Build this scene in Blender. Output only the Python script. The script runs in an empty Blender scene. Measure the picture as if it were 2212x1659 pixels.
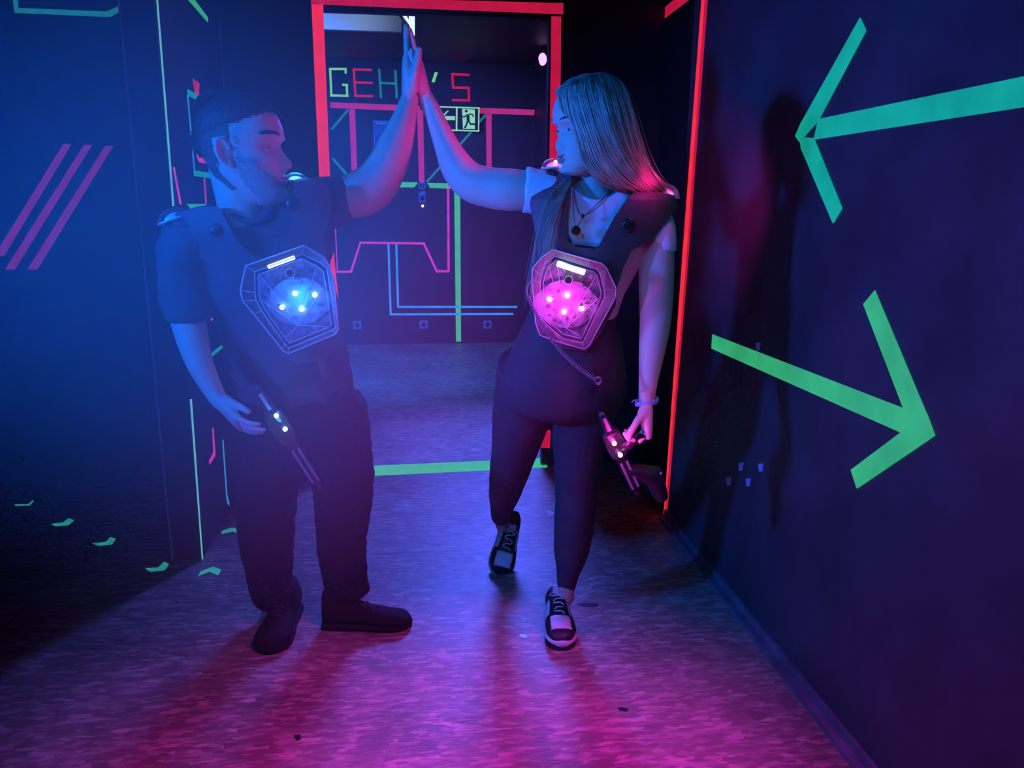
import bpy, bmesh, math, random
from mathutils import Vector as V, Matrix, noise
from mathutils.geometry import delaunay_2d_cdt
random.seed(7)
SC = bpy.context.scene
COL = SC.collection
PI = math.pi
# ------------------------------------------------------------------ camera model (2212 x 1659)
F = 1720.; H = 1.42; CX, CY = 1106., 829.5
YAW = math.radians(7.2); PIT = math.radians(13.2); ROL = math.radians(0.5)
fw = V((math.sin(YAW)*math.cos(PIT), math.cos(YAW)*math.cos(PIT), -math.sin(PIT)))
r0 = V((math.cos(YAW), -math.sin(YAW), 0)); u0 = r0.cross(fw)
RT = r0*math.cos(ROL)+u0*math.sin(ROL); UP = u0*math.cos(ROL)-r0*math.sin(ROL)
EYE = V((0, 0, H))
def ray(px, py): return fw + RT*((px-CX)/F) - UP*((py-CY)/F)
def PY(px, py, Y):
    d = ray(px, py); return EYE + d*(Y/d.y)
def PX(px, py, X):
    d = ray(px, py); return EYE + d*(X/d.x)
def PZ(px, py, Z=0.):
    d = ray(px, py); return EYE + d*((Z-H)/d.z)
def scl(p):                       # metres per pixel at a point
    return (p-EYE).dot(fw)/F

# ------------------------------------------------------------------ materials
def lin(c):
    c = c/255.
    return c/12.92 if c <= .04045 else ((c+.055)/1.055)**2.4
def rgb(r, g, b): return (lin(r), lin(g), lin(b), 1)
MATS = {}
def mat(name, col, rough=.6, emit=0, ecol=None, metal=0, spec=.5, bump=0, bscale=60, var=0, vscale=20, sss=0, alpha=1, trans=0):
    if name in MATS: return MATS[name]
    m = bpy.data.materials.new(name); m.use_nodes = True
    nt = m.node_tree; b = nt.nodes['Principled BSDF']
    b.inputs['Base Color'].default_value = col
    b.inputs['Roughness'].default_value = rough
    b.inputs['Metallic'].default_value = metal
    b.inputs['Specular IOR Level'].default_value = spec
    if sss:
        b.inputs['Subsurface Weight'].default_value = sss
        b.inputs['Subsurface Radius'].default_value = (.012, .004, .002)
        b.inputs['Subsurface Scale'].default_value = 1
    if trans: b.inputs['Transmission Weight'].default_value = trans
    tc = nt.nodes.new('ShaderNodeTexCoord')
    if emit:
        b.inputs['Emission Color'].default_value = ecol or col
        b.inputs['Emission Strength'].default_value = emit
    if var:
        n = nt.nodes.new('ShaderNodeTexNoise'); n.inputs['Scale'].default_value = vscale; n.inputs['Detail'].default_value = 5
        nt.links.new(tc.outputs['Object'], n.inputs['Vector'])
        mx = nt.nodes.new('ShaderNodeMix'); mx.data_type = 'RGBA'
        rp = nt.nodes.new('ShaderNodeMapRange'); rp.inputs[1].default_value = .35; rp.inputs[2].default_value = .65
        nt.links.new(n.outputs['Fac'], rp.inputs[0]); nt.links.new(rp.outputs[0], mx.inputs[0])
        c = ecol or col
        mx.inputs[6].default_value = tuple(x*(1-var) for x in c[:3])+(1,); mx.inputs[7].default_value = c
        if emit: nt.links.new(mx.outputs[2], b.inputs['Emission Color'])
        if not ecol: nt.links.new(mx.outputs[2], b.inputs['Base Color'])
    if bump:
        n2 = nt.nodes.new('ShaderNodeTexNoise'); n2.inputs['Scale'].default_value = bscale; n2.inputs['Detail'].default_value = 4
        nt.links.new(tc.outputs['Object'], n2.inputs['Vector'])
        bp = nt.nodes.new('ShaderNodeBump'); bp.inputs['Strength'].default_value = bump; bp.inputs['Distance'].default_value = .01
        nt.links.new(n2.outputs['Fac'], bp.inputs['Height']); nt.links.new(bp.outputs[0], b.inputs['Normal'])
    MATS[name] = m
    return m
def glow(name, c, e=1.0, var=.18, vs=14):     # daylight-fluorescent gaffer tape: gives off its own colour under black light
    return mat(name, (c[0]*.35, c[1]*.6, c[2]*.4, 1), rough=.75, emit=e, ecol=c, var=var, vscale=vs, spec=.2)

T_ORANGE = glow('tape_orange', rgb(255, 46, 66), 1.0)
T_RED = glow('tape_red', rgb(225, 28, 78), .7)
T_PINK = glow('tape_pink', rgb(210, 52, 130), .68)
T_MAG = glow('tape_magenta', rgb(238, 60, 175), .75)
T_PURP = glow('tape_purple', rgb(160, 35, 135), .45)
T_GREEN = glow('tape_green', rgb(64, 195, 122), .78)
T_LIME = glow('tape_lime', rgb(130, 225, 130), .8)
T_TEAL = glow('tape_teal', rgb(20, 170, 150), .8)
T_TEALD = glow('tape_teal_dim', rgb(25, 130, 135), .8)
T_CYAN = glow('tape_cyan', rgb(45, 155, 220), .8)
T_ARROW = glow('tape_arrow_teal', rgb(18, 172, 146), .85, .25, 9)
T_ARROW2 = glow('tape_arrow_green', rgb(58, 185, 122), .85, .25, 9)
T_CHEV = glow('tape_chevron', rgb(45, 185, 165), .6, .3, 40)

SKIN = mat('skin', (.74, .50, .40, 1), rough=.5, sss=.12, var=.12, vscale=9, bump=.08, bscale=160, spec=.35)
SKIN2 = mat('skin_fair', (.80, .56, .47, 1), rough=.5, sss=.12, var=.08, vscale=9, bump=.06, bscale=160, spec=.35)
BLACKC = mat('black_cotton', (.035, .035, .04, 1), rough=.9, var=.4, vscale=18, bump=.35, bscale=90, spec=.2)
CHAR = mat('charcoal_cotton', (.10, .095, .11, 1), rough=.95, var=.3, vscale=14, bump=.3, bscale=140, spec=.1)
DENIM = mat('black_denim', (.03, .03, .035, 1), rough=.9, var=.4, vscale=25, bump=.4, bscale=160, spec=.2)
LEGG = mat('black_leggings', (.08, .06, .085, 1), rough=.7, var=.2, vscale=12, bump=.15, bscale=50, spec=.25)
WHITEC = mat('white_cotton', (.86, .86, .88, 1), rough=.9, bump=.25, bscale=25, spec=.2)
FOAM = mat('black_foam', (.10, .09, .10, 1), rough=.55, bump=.12, bscale=220, spec=.35, var=.2)
WEB = mat('webbing', (.10, .09, .10, 1), rough=.9, bump=.5, bscale=300)
BLKPL = mat('black_plastic', (.02, .02, .022, 1), rough=.3, spec=.5)
GREYPL = mat('grey_plastic', (.25, .22, .28, 1), rough=.4, spec=.5)
PCB = mat('circuit_board_lacquer', (.38, .36, .42, 1), rough=.4, var=.6, vscale=55, bump=.6, bscale=90)
REFL = mat('frosted_reflector', (.62, .60, .64, 1), rough=.35, var=.5, vscale=28, bump=.5, bscale=40)
METAL = mat('dull_metal', (.45, .45, .48, 1), rough=.35, metal=.9)
HAIRD = mat('dark_hair', (.035, .028, .025, 1), rough=.55, bump=.5, bscale=120, spec=.4)
HAIRB = mat('blond_hair', (.62, .48, .34, 1), rough=.38, var=.45, vscale=30, spec=.5)
STUB = mat('beard_hair', (.58, .50, .44, 1), rough=.7, spec=.3)
LIP = mat('lips', (.55, .22, .22, 1), rough=.4)
EYEW = mat('eye_white', (.75, .75, .75, 1), rough=.2)
EYED = mat('eye_iris', (.03, .03, .04, 1), rough=.1)
NAIL = mat('nail', (.85, .75, .75, 1), rough=.2)
CREAM = mat('cream_paint', (.5, .52, .56, 1), rough=.6)
SHOEW = mat('white_leather', (.75, .75, .78, 1), rough=.4, bump=.1, bscale=80)
SHOEM = mat('matte_black_leather', (.02, .02, .022, 1), rough=.85, bump=.2, bscale=120, spec=.2)
SHOEB = mat('black_leather', (.02, .02, .025, 1), rough=.45, bump=.2, bscale=120)

def clear_mat(name, tint, edge):
    m = bpy.data.materials.new(name); m.use_nodes = True; nt = m.node_tree
    nt.nodes.remove(nt.nodes['Principled BSDF'])
    out = nt.nodes['Material Output']
    tr = nt.nodes.new('ShaderNodeBsdfTransparent'); tr.inputs[0].default_value = tint
    gl = nt.nodes.new('ShaderNodeBsdfGlossy'); gl.inputs['Roughness'].default_value = .08; gl.inputs[0].default_value = (1, 1, 1, 1)
    df = nt.nodes.new('ShaderNodeBsdfTranslucent'); df.inputs[0].default_value = (.9, .9, .95, 1)
    lw = nt.nodes.new('ShaderNodeLayerWeight'); lw.inputs[0].default_value = .35
    mr = nt.nodes.new('ShaderNodeMapRange'); mr.inputs[3].default_value = .05; mr.inputs[4].default_value = edge
    nt.links.new(lw.outputs['Facing'], mr.inputs[0])
    m1 = nt.nodes.new('ShaderNodeMixShader'); nt.links.new(mr.outputs[0], m1.inputs[0])
    m2 = nt.nodes.new('ShaderNodeMixShader'); m2.inputs[0].default_value = .35
    nt.links.new(gl.outputs[0], m2.inputs[1]); nt.links.new(df.outputs[0], m2.inputs[2])
    nt.links.new(tr.outputs[0], m1.inputs[1]); nt.links.new(m2.outputs[0], m1.inputs[2])
    nt.links.new(m1.outputs[0], out.inputs[0])
    return m
CLEAR = clear_mat('clear_polycarbonate', (.93, .95, 1, 1), .7)
RIM = mat('bright_plastic_edge', (.75, .8, .9, 1), rough=.2, spec=.8)  # pale tone stands for highlights along clear plastic edges
def lamp_mat(name, c, s): return mat(name, (.8, .8, .8, 1), emit=s, ecol=c)
LEDB = lamp_mat('led_blue', (.35, .75, 1, 1), 9)
LEDM = lamp_mat('led_magenta', (1, .38, .85, 1), 9)
BARW = lamp_mat('white_light_bar', (.8, 1, .95, 1), 3.5)
DOMEM = lamp_mat('magenta_dome_light', (1, .03, .45, 1), 1.1)

# ------------------------------------------------------------------ mesh builder
class MB:
    def __init__(s): s.v = []; s.f = []; s.mi = []
    def add(s, vs, fs, k=0):
        n = len(s.v); s.v += [tuple(p) for p in vs]; s.f += [tuple(i+n for i in f) for f in fs]; s.mi += [k]*len(fs)
    def box(s, a, b, k=0):
        x0, y0, z0 = a; x1, y1, z1 = b
        s.add([(x0,y0,z0),(x1,y0,z0),(x1,y1,z0),(x0,y1,z0),(x0,y0,z1),(x1,y0,z1),(x1,y1,z1),(x0,y1,z1)],
              [(0,3,2,1),(4,5,6,7),(0,1,5,4),(1,2,6,5),(2,3,7,6),(3,0,4,7)], k)
    def prism(s, pts, off, k=0):             # polygon pts extruded by vector off
        n = len(pts); off = V(off)
        s.add(list(pts)+[V(p)+off for p in pts], [tuple(range(n))[::-1], tuple(range(n, 2*n))]+[(i, (i+1) % n, n+(i+1) % n, n+i) for i in range(n)], k)
    def ring_loft(s, rings, k=0, cap=True, closed=False):
        n = len(rings[0]); vs = [p for r in rings for p in r]; m = len(rings)
        fs = []
        for i in range(m if closed else m-1):
            j = (i+1) % m
            for a in range(n):
                b = (a+1) % n; fs.append((i*n+a, i*n+b, j*n+b, j*n+a))
        if cap and not closed: fs += [tuple(range(n))[::-1], tuple(range((m-1)*n, m*n))]
        s.add(vs, fs, k)
    def tube(s, pts, rad, seg=10, k=0, ref=V((0, -1, 0)), ratio=1, cap=True, ends=True):
        """pts Vectors, rad radii (in the plane across ref), ratio = radius along ref / radius across"""
        n = len(pts); rad = list(rad) if hasattr(rad, '__len__') else [rad]*n
        rat = list(ratio) if hasattr(ratio, '__len__') else [ratio]*n
        rings = []
        T = []
        for i in range(n):
            t = (pts[min(i+1, n-1)]-pts[max(i-1, 0)])
            T.append(t.normalized() if t.length > 1e-9 else V((0, 0, 1)))
        def ring(p, t, r, q):
            a = t.cross(ref)
            if a.length < .05: a = t.cross(V((.3, .2, 1)))
            a.normalize(); b = a.cross(t).normalized()
            return [p+a*(r*math.cos(2*PI*j/seg))+b*(r*q*math.sin(2*PI*j/seg)) for j in range(seg)]
        if ends:
            for h in (.97, .8, .5): rings.append(ring(pts[0]-T[0]*rad[0]*h*min(1, rat[0]), T[0], rad[0]*math.sqrt(1-h*h), rat[0]))
        for i in range(n): rings.append(ring(pts[i], T[i], rad[i], rat[i]))
        if ends:
            for h in (.5, .8, .97): rings.append(ring(pts[-1]+T[-1]*rad[-1]*h*min(1, rat[-1]), T[-1], rad[-1]*math.sqrt(1-h*h), rat[-1]))
        s.ring_loft(rings, k, cap)
    def ball(s, c, r, seg=16, k=0, M=None, half=False):
        r = V(r) if hasattr(r, '__len__') else V((r, r, r)); c = V(c)
        vs = []; fs = []; nr = seg//2
        for i in range(nr+1):
            ph = PI*i/nr if not half else PI/2*i/nr
            for j in range(seg):
                p = V((math.sin(ph)*math.cos(2*PI*j/seg)*r.x, math.sin(ph)*math.sin(2*PI*j/seg)*r.y, math.cos(ph)*r.z))
                if M: p = M @ p
                vs.append(c+p)
        for i in range(nr):
            for j in range(seg):
                a = (j+1) % seg; fs.append((i*seg+j, (i+1)*seg+j, (i+1)*seg+a, i*seg+a))
        if half: fs.append(tuple(nr*seg+j for j in range(seg))[::-1])
        s.add(vs, fs, k)
    def build(s, name, m, parent=None, smooth=False, **props):
        me = bpy.data.meshes.new(name); me.from_pydata(s.v, [], s.f)
        for x in (m if isinstance(m, (list, tuple)) else [m]): me.materials.append(x)
        if isinstance(m, (list, tuple)): me.polygons.foreach_set('material_index', s.mi)
        bm = bmesh.new(); bm.from_mesh(me); bmesh.ops.remove_doubles(bm, verts=bm.verts, dist=1e-6)
        bmesh.ops.recalc_face_normals(bm, faces=bm.faces); bm.to_mesh(me); bm.free()
        if smooth: me.polygons.foreach_set('use_smooth', [True]*len(me.polygons))
        me.update()
        o = bpy.data.objects.new(name, me); COL.objects.link(o)
        if parent is not None:
            o.parent = parent; o.matrix_parent_inverse = parent.matrix_basis.inverted()
        for k_, v_ in props.items(): o[k_] = v_
        return o
def tag(o, label, cat, group=None):
    o['label'] = label; o['category'] = cat
    if group: o['group'] = group
    return o
def thing(name, loc, label, cat, group=None):
    o = bpy.data.objects.new(name, None); COL.objects.link(o); o.location = loc; o.empty_display_size = .05
    return tag(o, label, cat, group)
def struct(name, mb, m, parent=None, **k):
    o = mb.build(name, m, parent, **k)
    o['kind'] = 'structure'
    return o
def crom(P, per=6):              # Catmull-Rom through tuples
    out = []
    n = len(P)
    for i in range(n-1):
        p0, p1, p2, p3 = P[max(i-1, 0)], P[i], P[i+1], P[min(i+2, n-1)]
        for k in range(per):
            t = k/per
            out.append(tuple(.5*((2*b)+(-a+c)*t+(2*a-5*b+4*c-d)*t*t+(-a+3*b-3*c+d)*t**3) for a, b, c, d in zip(p0, p1, p2, p3)))
    out.append(tuple(P[-1]))
    return out
def limb(mb, J, shrink=1., per=6, seg=24, ends=True, ref=V((0, -1, 0))):
    """J: (px, py, Y, half width in px, depth ratio)"""
    Q = [(tuple(PY(j[0], j[1], j[2]))+(j[3]*scl(PY(j[0], j[1], j[2]))*shrink, j[4] if len(j) > 4 else 1.)) for j in J]
    C = crom(Q, per)
    mb.tube([V(c[:3]) for c in C], [max(c[3], .002) for c in C], seg=seg, ratio=[c[4] for c in C], ends=ends, ref=ref)
def remesh(o, vox, smooth=3, disp=0, dscale=.12, sfac=.5, hires=0):
    r = o.modifiers.new('r', 'REMESH'); r.mode = 'VOXEL'; r.voxel_size = vox; r.use_smooth_shade = True
    if smooth:
        s = o.modifiers.new('s', 'SMOOTH'); s.factor = sfac; s.iterations = smooth
    if disp:
        t = bpy.data.textures.new('folds', 'CLOUDS'); t.noise_scale = dscale; t.noise_depth = 2
        d = o.modifiers.new('d', 'DISPLACE'); d.texture = t; d.strength = disp; d.texture_coords = 'LOCAL'; d.mid_level = .5
    return o

# ================================================================== SETTING
DY = 4.07; BY = 7.82; RX = 1.129; RX2 = 1.251; CXL, CXR, CYN = -.968, -.855, 3.07
CEIL = 2.62
def wallmat(name, col, rough, bump=.12):
    return mat(name, col, rough=rough, var=.35, vscale=3.5, bump=bump, bscale=18, spec=.35)
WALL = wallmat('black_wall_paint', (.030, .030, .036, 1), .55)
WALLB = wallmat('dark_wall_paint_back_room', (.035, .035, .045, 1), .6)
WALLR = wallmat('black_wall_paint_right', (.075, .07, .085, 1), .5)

# floor: oriented strand board
def osb():
    m = bpy.data.materials.new('oriented_strand_board'); m.use_nodes = True; nt = m.node_tree; N = nt.nodes; L = nt.links
    b = N['Principled BSDF']; tc = N.new('ShaderNodeTexCoord')
    def flakes(rot, sx, sy, seed):
        mp = N.new('ShaderNodeMapping'); mp.inputs['Rotation'].default_value = (0, 0, rot); mp.inputs['Scale'].default_value = (sx, sy, 1)
        mp.inputs['Location'].default_value = (seed, seed*.7, 0)
        L.new(tc.outputs['Object'], mp.inputs[0])
        v = N.new('ShaderNodeTexVoronoi'); v.inputs['Scale'].default_value = 1; v.inputs['Randomness'].default_value = 1
        L.new(mp.outputs[0], v.inputs['Vector'])
        s = N.new('ShaderNodeSeparateColor'); L.new(v.outputs['Color'], s.inputs[0])
        return s.outputs[0], v.outputs['Distance']
    a, da = flakes(.3, 26, 90, 1.3); c, dc = flakes(1.35, 22, 85, 5.1); d, dd = flakes(-.7, 28, 110, 9.7)
    def mth(op, x, y):
        n = N.new('ShaderNodeMath'); n.operation = op
        for i, q in enumerate((x, y)):
            if isinstance(q, (int, float)): n.inputs[i].default_value = q
            else: L.new(q, n.inputs[i])
        return n.outputs[0]
    hgt = mth('MAXIMUM', mth('MAXIMUM', mth('SUBTRACT', a, mth('MULTIPLY', da, .5)), mth('SUBTRACT', c, mth('MULTIPLY', dc, .5))), mth('SUBTRACT', d, mth('MULTIPLY', dd, .5)))
    big = N.new('ShaderNodeTexNoise'); big.inputs['Scale'].default_value = 2.2; big.inputs['Detail'].default_value = 6
    L.new(tc.outputs['Object'], big.inputs['Vector'])
    mixv = mth('ADD', mth('MULTIPLY', mth('MULTIPLY', a, c), .55), mth('MULTIPLY', big.outputs['Fac'], .75))
    # panel seams every 0.625 m x 2.5 m
    sp = N.new('ShaderNodeSeparateXYZ'); L.new(tc.outputs['Object'], sp.inputs[0])
    def seam(o_, per, off, w):
        f = mth('FRACT', mth('DIVIDE', mth('ADD', o_, off), per), 0)
        return mth('LESS_THAN', mth('ABSOLUTE', mth('SUBTRACT', f, .5), 0), w)
    sm = mth('MAXIMUM', seam(sp.outputs[1], 2.5, .705, .0007), seam(sp.outputs[0], 2.5, .13, .0007))
    cr = N.new('ShaderNodeValToRGB'); L.new(mixv, cr.inputs[0])
    cr.color_ramp.elements[0].position = .15; cr.color_ramp.elements[0].color = (.07, .055, .05, 1)
    cr.color_ramp.elements[1].position = .85; cr.color_ramp.elements[1].color = (.52, .42, .34, 1)
    e = cr.color_ramp.elements.new(.45); e.color = (.24, .19, .16, 1)
    mx = N.new('ShaderNodeMix'); mx.data_type = 'RGBA'; L.new(sm, mx.inputs[0]); L.new(cr.outputs[0], mx.inputs[6]); mx.inputs[7].default_value = (.02, .02, .02, 1)
    L.new(mx.outputs[2], b.inputs['Base Color'])
    rr = N.new('ShaderNodeMapRange'); rr.inputs[3].default_value = .32; rr.inputs[4].default_value = .6; L.new(big.outputs['Fac'], rr.inputs[0]); L.new(rr.outputs[0], b.inputs['Roughness'])
    bp = N.new('ShaderNodeBump'); bp.inputs['Strength'].default_value = .55; bp.inputs['Distance'].default_value = .0028
    L.new(hgt, bp.inputs['Height']); L.new(bp.outputs[0], b.inputs['Normal'])
    return m
mb = MB(); mb.box((-3.2, -1.6, -.06), (2.6, 8.0, 0)); struct('floor', mb, osb())
mb = MB(); mb.box((-3.2, -1.6, CEIL), (2.6, 8.0, CEIL+.06)); struct('ceiling', mb, WALL)
mb = MB(); mb.box((-1.75, BY, 0), (1.19, BY+.12, CEIL)); struct('wall_back', mb, WALLB)
# doorway partition with its opening
OX0, OX1, OZ = -.397, .680, 2.255
mb = MB(); mb.box((-3.1, DY, 0), (OX0, DY+.05, CEIL)); mb.box((OX1, DY, 0), (RX2+.12, DY+.05, CEIL)); mb.box((OX0, DY, OZ), (OX1, DY+.05, CEIL))
struct('wall_front', mb, WALL)
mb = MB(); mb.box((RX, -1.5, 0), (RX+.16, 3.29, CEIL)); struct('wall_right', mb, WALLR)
mb = MB(); mb.box((RX2, 3.29, 0), (RX2+.12, DY, CEIL)); struct('wall_right_recess', mb, WALL)
mb = MB(); mb.box((1.19, DY+.05, 0), (1.31, BY, CEIL)); struct('wall_right_back_room', mb, WALLB)
mb = MB(); mb.box((-1.87, DY+.05, 0), (-1.75, BY, CEIL)); struct('wall_left_back_room', mb, WALLB)
mb = MB(); mb.box((CXL, CYN, 0), (CXR, DY, CEIL)); struct('wall_partition', mb, WALL)
mb = MB(); mb.box((-3.2, -1.5, 0), (-3.1, DY+.05, CEIL)); struct('wall_left', mb, WALL)
mb = MB(); mb.box((-3.2, -1.6, 0), (2.6, -1.5, CEIL)); struct('wall_rear', mb, WALL)
# corner trims and skirting
CTRIM = mat('pale_corner_trim', (.35, .36, .4, 1), rough=.4)
mb = MB(); mb.box((CXL-.003, CYN-.004, 0), (CXL+.003, CYN+.004, CEIL)); struct('trim_1', mb, CTRIM)  # pale trim added for the line of grazing blue light on this edge
mb = MB(); mb.box((CXR+.0005, DY-.008, .9), (CXR+.007, DY-.0005, 2.2)); struct('trim_2', mb, CTRIM)
mb = MB(); mb.box((RX-.035, -.2, .0005), (RX-.0005, 3.28, .018)); mb.box((RX-.012, -.2, .018), (RX-.0005, 3.28, .045))
struct('baseboard_right', mb, mat('skirting_paint', (.20, .18, .22, 1), rough=.5, var=.4, vscale=9))

# ------------------------------------------------------------------ tape on surfaces
TH = .0012
def unproj(kind):
    return {'D': (lambda x, y: PY(x, y, DY-.0003), V((0, -TH, 0))), 'B': (lambda x, y: PY(x, y, BY-.0003), V((0, -TH, 0))),
            'R': (lambda x, y: PX(x, y, RX-.0003), V((-TH, 0, 0))), 'R2': (lambda x, y: PX(x, y, RX2-.0003), V((-TH, 0, 0))),
            'C': (lambda x, y: PX(x, y, CXR+.0003), V((TH, 0, 0))), 'N': (lambda x, y: PY(x, y, CYN-.0015), V((0, -TH, 0))),
            'F': (lambda x, y: PZ(x, y, .0002), V((0, 0, TH)))}[kind]
def strip_poly(a, b, w, w2=None):      # pixel strip from a to b of pixel width w (w2 at b)
    w2 = w2 or w; dx, dy = b[0]-a[0], b[1]-a[1]; l = math.hypot(dx, dy); nx, ny = -dy/l, dx/l
    return [(a[0]+nx*w/2, a[1]+ny*w/2), (b[0]+nx*w2/2, b[1]+ny*w2/2), (b[0]-nx*w2/2, b[1]-ny*w2/2), (a[0]-nx*w/2, a[1]-ny*w/2)]
def tape(name, kind, polys, m, label=None, cat='tape', group=None, parent=None, lift=0, rough_ends=0):
    fn, off = unproj(kind); mb = MB()
    for i, P in enumerate(polys):
        o2 = off*(1+lift+.35*i)
        mb.prism([fn(*p) for p in P], o2)
    o = mb.build(name, m, parent)
    if label: tag(o, label, cat, group)
    return o
# doorway frame tape
tape('door_frame_tape', 'D', [[(673, 9), (698, 10), (713, 386), (706, 388), (700, 384), (690, 387), (683, 240)], [(705, 388), (714, 388), (722, 560), (731, 640), (726, 760), (712, 700)]], T_ORANGE,
     'upright strip of glowing orange-red tape on the left side of the doorway', 'tape')
tape('door_frame_tape', 'D', [[(672, -8), (1217, 7), (1217, 31), (840, 16), (700, 10), (672, 8)]], T_RED, 'level strip of glowing red tape across the top of the doorway', 'tape')
tape('door_frame_tape', 'D', [[(1191, 35), (1212.5, 36), (1209, 330), (1200, 700), (1188, 968), (1166, 967), (1178, 700), (1187, 330)]], T_RED, 'upright strip of glowing red tape on the right side of the doorway', 'tape')
tape('floor_tape', 'F', [[(770, 1008), (1180, 990), (1182, 1010), (768, 1030)]], T_GREEN, 'glowing green tape strip on the floor across the doorway threshold', 'tape')
# right wall corner tape: light and shade of its fold painted as two flat halves
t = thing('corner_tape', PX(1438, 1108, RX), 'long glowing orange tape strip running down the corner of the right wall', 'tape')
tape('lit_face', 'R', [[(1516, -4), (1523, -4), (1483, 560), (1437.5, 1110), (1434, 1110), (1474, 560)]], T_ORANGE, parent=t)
tape('dark_face', 'R', [[(1523, -4), (1529, -4), (1487, 560), (1441.5, 1108), (1437.5, 1110), (1483, 560)]], T_RED, parent=t)['label'] = 'crimson half of the strip, painted darker as the shaded side of the fold'
tape('slanted_wall_tape', 'R2', [[(1386, 58), (1470, -12), (1520, -24), (1386, 78)]], T_RED, 'crimson tape strip slanting up the recess wall beside the corner strip', 'tape')
# arrows on the right wall
t = thing('arrow_sign', PX(1740, 300, RX), 'teal tape arrow pointing left, upper of the two on the right wall', 'arrow', 'tape arrows on the right wall')
tape('shaft', 'R', [[(1768, 257), (2216, 164), (2216, 231), (1758, 302)]], T_ARROW, parent=t)
tape('upper_barb', 'R', [[(1859, 38), (1872, 66), (1768, 262), (1728, 307), (1719, 294), (1730, 268)]], T_ARROW, parent=t, lift=1)
tape('lower_barb', 'R', [[(1729, 296), (1759, 298), (1820, 450), (1801, 482), (1732, 320)]], T_ARROW, parent=t, lift=2)
t = thing('arrow_sign', PX(2000, 940, RX), 'green tape arrow pointing right, lower of the two on the right wall', 'arrow', 'tape arrows on the right wall')
tape('shaft', 'R', [[(1539, 722), (1958, 884), (1990, 930), (1945, 934), (1537, 753)]], T_ARROW2, parent=t)
tape('upper_barb', 'R', [[(1891, 627), (2003, 895), (2012, 930), (1968, 922), (1866, 657)]], T_ARROW2, parent=t, lift=1)
tape('lower_barb', 'R', [[(2003, 893), (2021, 941), (1853, 1055), (1840, 1015), (1960, 925)]], T_ARROW2, parent=t, lift=2)
# specks of light-blue reflective dots low on the right wall
DOT = mat('dot_sticker', (.35, .5, .8, 1), rough=.3)
for i, (x, y, l) in enumerate([(1600, 1008, 'left of the upper pair'), (1643, 1010, 'right of the upper pair'), (1574, 1040, 'left of the lower pair'), (1616, 1042, 'right of the lower pair'), (1637, 749, 'alone just above the green arrow shaft')]):
    tape('dot_sticker', 'R', [[(x-5, y-8), (x+6, y-9), (x+4, y+8), (x-3, y+9)]], DOT, 'tiny blue dot low on the right wall, '+l if i < 4 else 'tiny blue dot on the right wall, '+l, 'sticker', 'blue dots on the right wall')
# three slanted stripes and the polygon on the far left wall
for a, b, l in [((146, 311), (-3, 553), 'leftmost'), ((190, 313), (21, 582), 'middle'), ((236, 315), (69, 582), 'rightmost')]:
    tape('slanted_stripe', 'D', [[(a[0]-9, a[1]), (a[0]+9, a[1]), (b[0]+12, b[1]), (b[0]-10, b[1])]], T_PURP, l+' of three slanted magenta tape stripes on the left wall', 'tape', 'slanted magenta stripes on the left wall')
tape('polygon_tape', 'D', [[(26, -10), (38, -10), (40, 17), (32, 28)], [(36, 17), (232, 25), (236, 37), (32, 28)], [(230, 25), (272, 7), (272, 18), (238, 37)]], T_TEALD, 'teal tape outline of a polygon at the top of the left wall', 'tape')
# partition tapes: long green edge, totem face
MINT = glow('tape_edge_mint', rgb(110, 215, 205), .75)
tape('edge_tape', 'C', [strip_poly((339, -4), (374, 445), 3.2, 4)], MINT, 'thin mint tape down the upper edge of the partition', 'tape')
tape('edge_tape', 'C', [strip_poly((412, 862), (437, 1208), 4, 2.5)], MINT, 'thin mint tape down the lower edge of the partition, reaching the floor', 'tape')
tape('slanted_wall_tape', 'C', [[(401, -6), (416, -6), (449, 38), (449, 49)]], T_GREEN, 'bright green tape slanting at the top of the partition side', 'tape')
t = thing('totem_drawing', PX(432, 385, CXR), 'tape face in a tall teal rectangle on the partition behind the man', 'wall art')
tape('frame_band', 'C', [[(404, 192), (446, 215), (446, 226), (406, 207)]], T_TEAL, parent=t)
tape('frame_band', 'C', [[(418, 368), (458, 374), (459, 386), (419, 380)]], T_TEAL, parent=t)
tape('frame_side', 'C', [strip_poly((405, 205), (420, 370), 2.6)], T_CYAN, parent=t)
tape('frame_side', 'C', [strip_poly((444, 225), (456, 374), 2.2)], T_CYAN, parent=t)
tape('hair_tuft', 'C', [[(416, 170), (420, 172), (423, 203), (421, 200)], [(423, 174), (426, 176), (426, 204), (423, 203)], [(427, 178), (430, 180), (429, 205), (426, 204)]], T_RED, parent=t)
tape('eye_spot', 'C', [[(423+4*math.cos(q*PI/8), 255+14.5*math.sin(q*PI/8)) for q in range(16)]], T_MAG, parent=t)
tape('mouth', 'C', [[(424, 333), (427, 334), (429, 340), (442, 342), (445, 338), (448, 339), (446, 354), (430, 350)]], T_MAG, parent=t)
tape('neck_strip', 'C', [strip_poly((441, 384), (445, 441), 3.2)], T_PINK, parent=t)
tape('pink_wall_tape', 'C', [[(373, 361), (377, 361), (392, 442), (388, 442)]], T_MAG, 'short pink tape strip leaning beside the long mint edge tape', 'tape')
tape('green_wall_tape', 'C', [[(403, 440), (446, 441), (441, 448), (412, 452)]], T_GREEN, 'level green tape behind the shoulder of the man', 'tape')
tape('pink_wall_tape', 'C', [[(457, 681), (462, 690), (455, 693)]], T_MAG, 'tiny pink tape triangle showing beside the arm of the man', 'tape')
tape('teal_wall_tape', 'C', [[(478, 745), (481, 751), (453, 775), (449, 769)]], T_TEAL, 'short teal tape strip beside the forearm of the man', 'tape')
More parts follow.
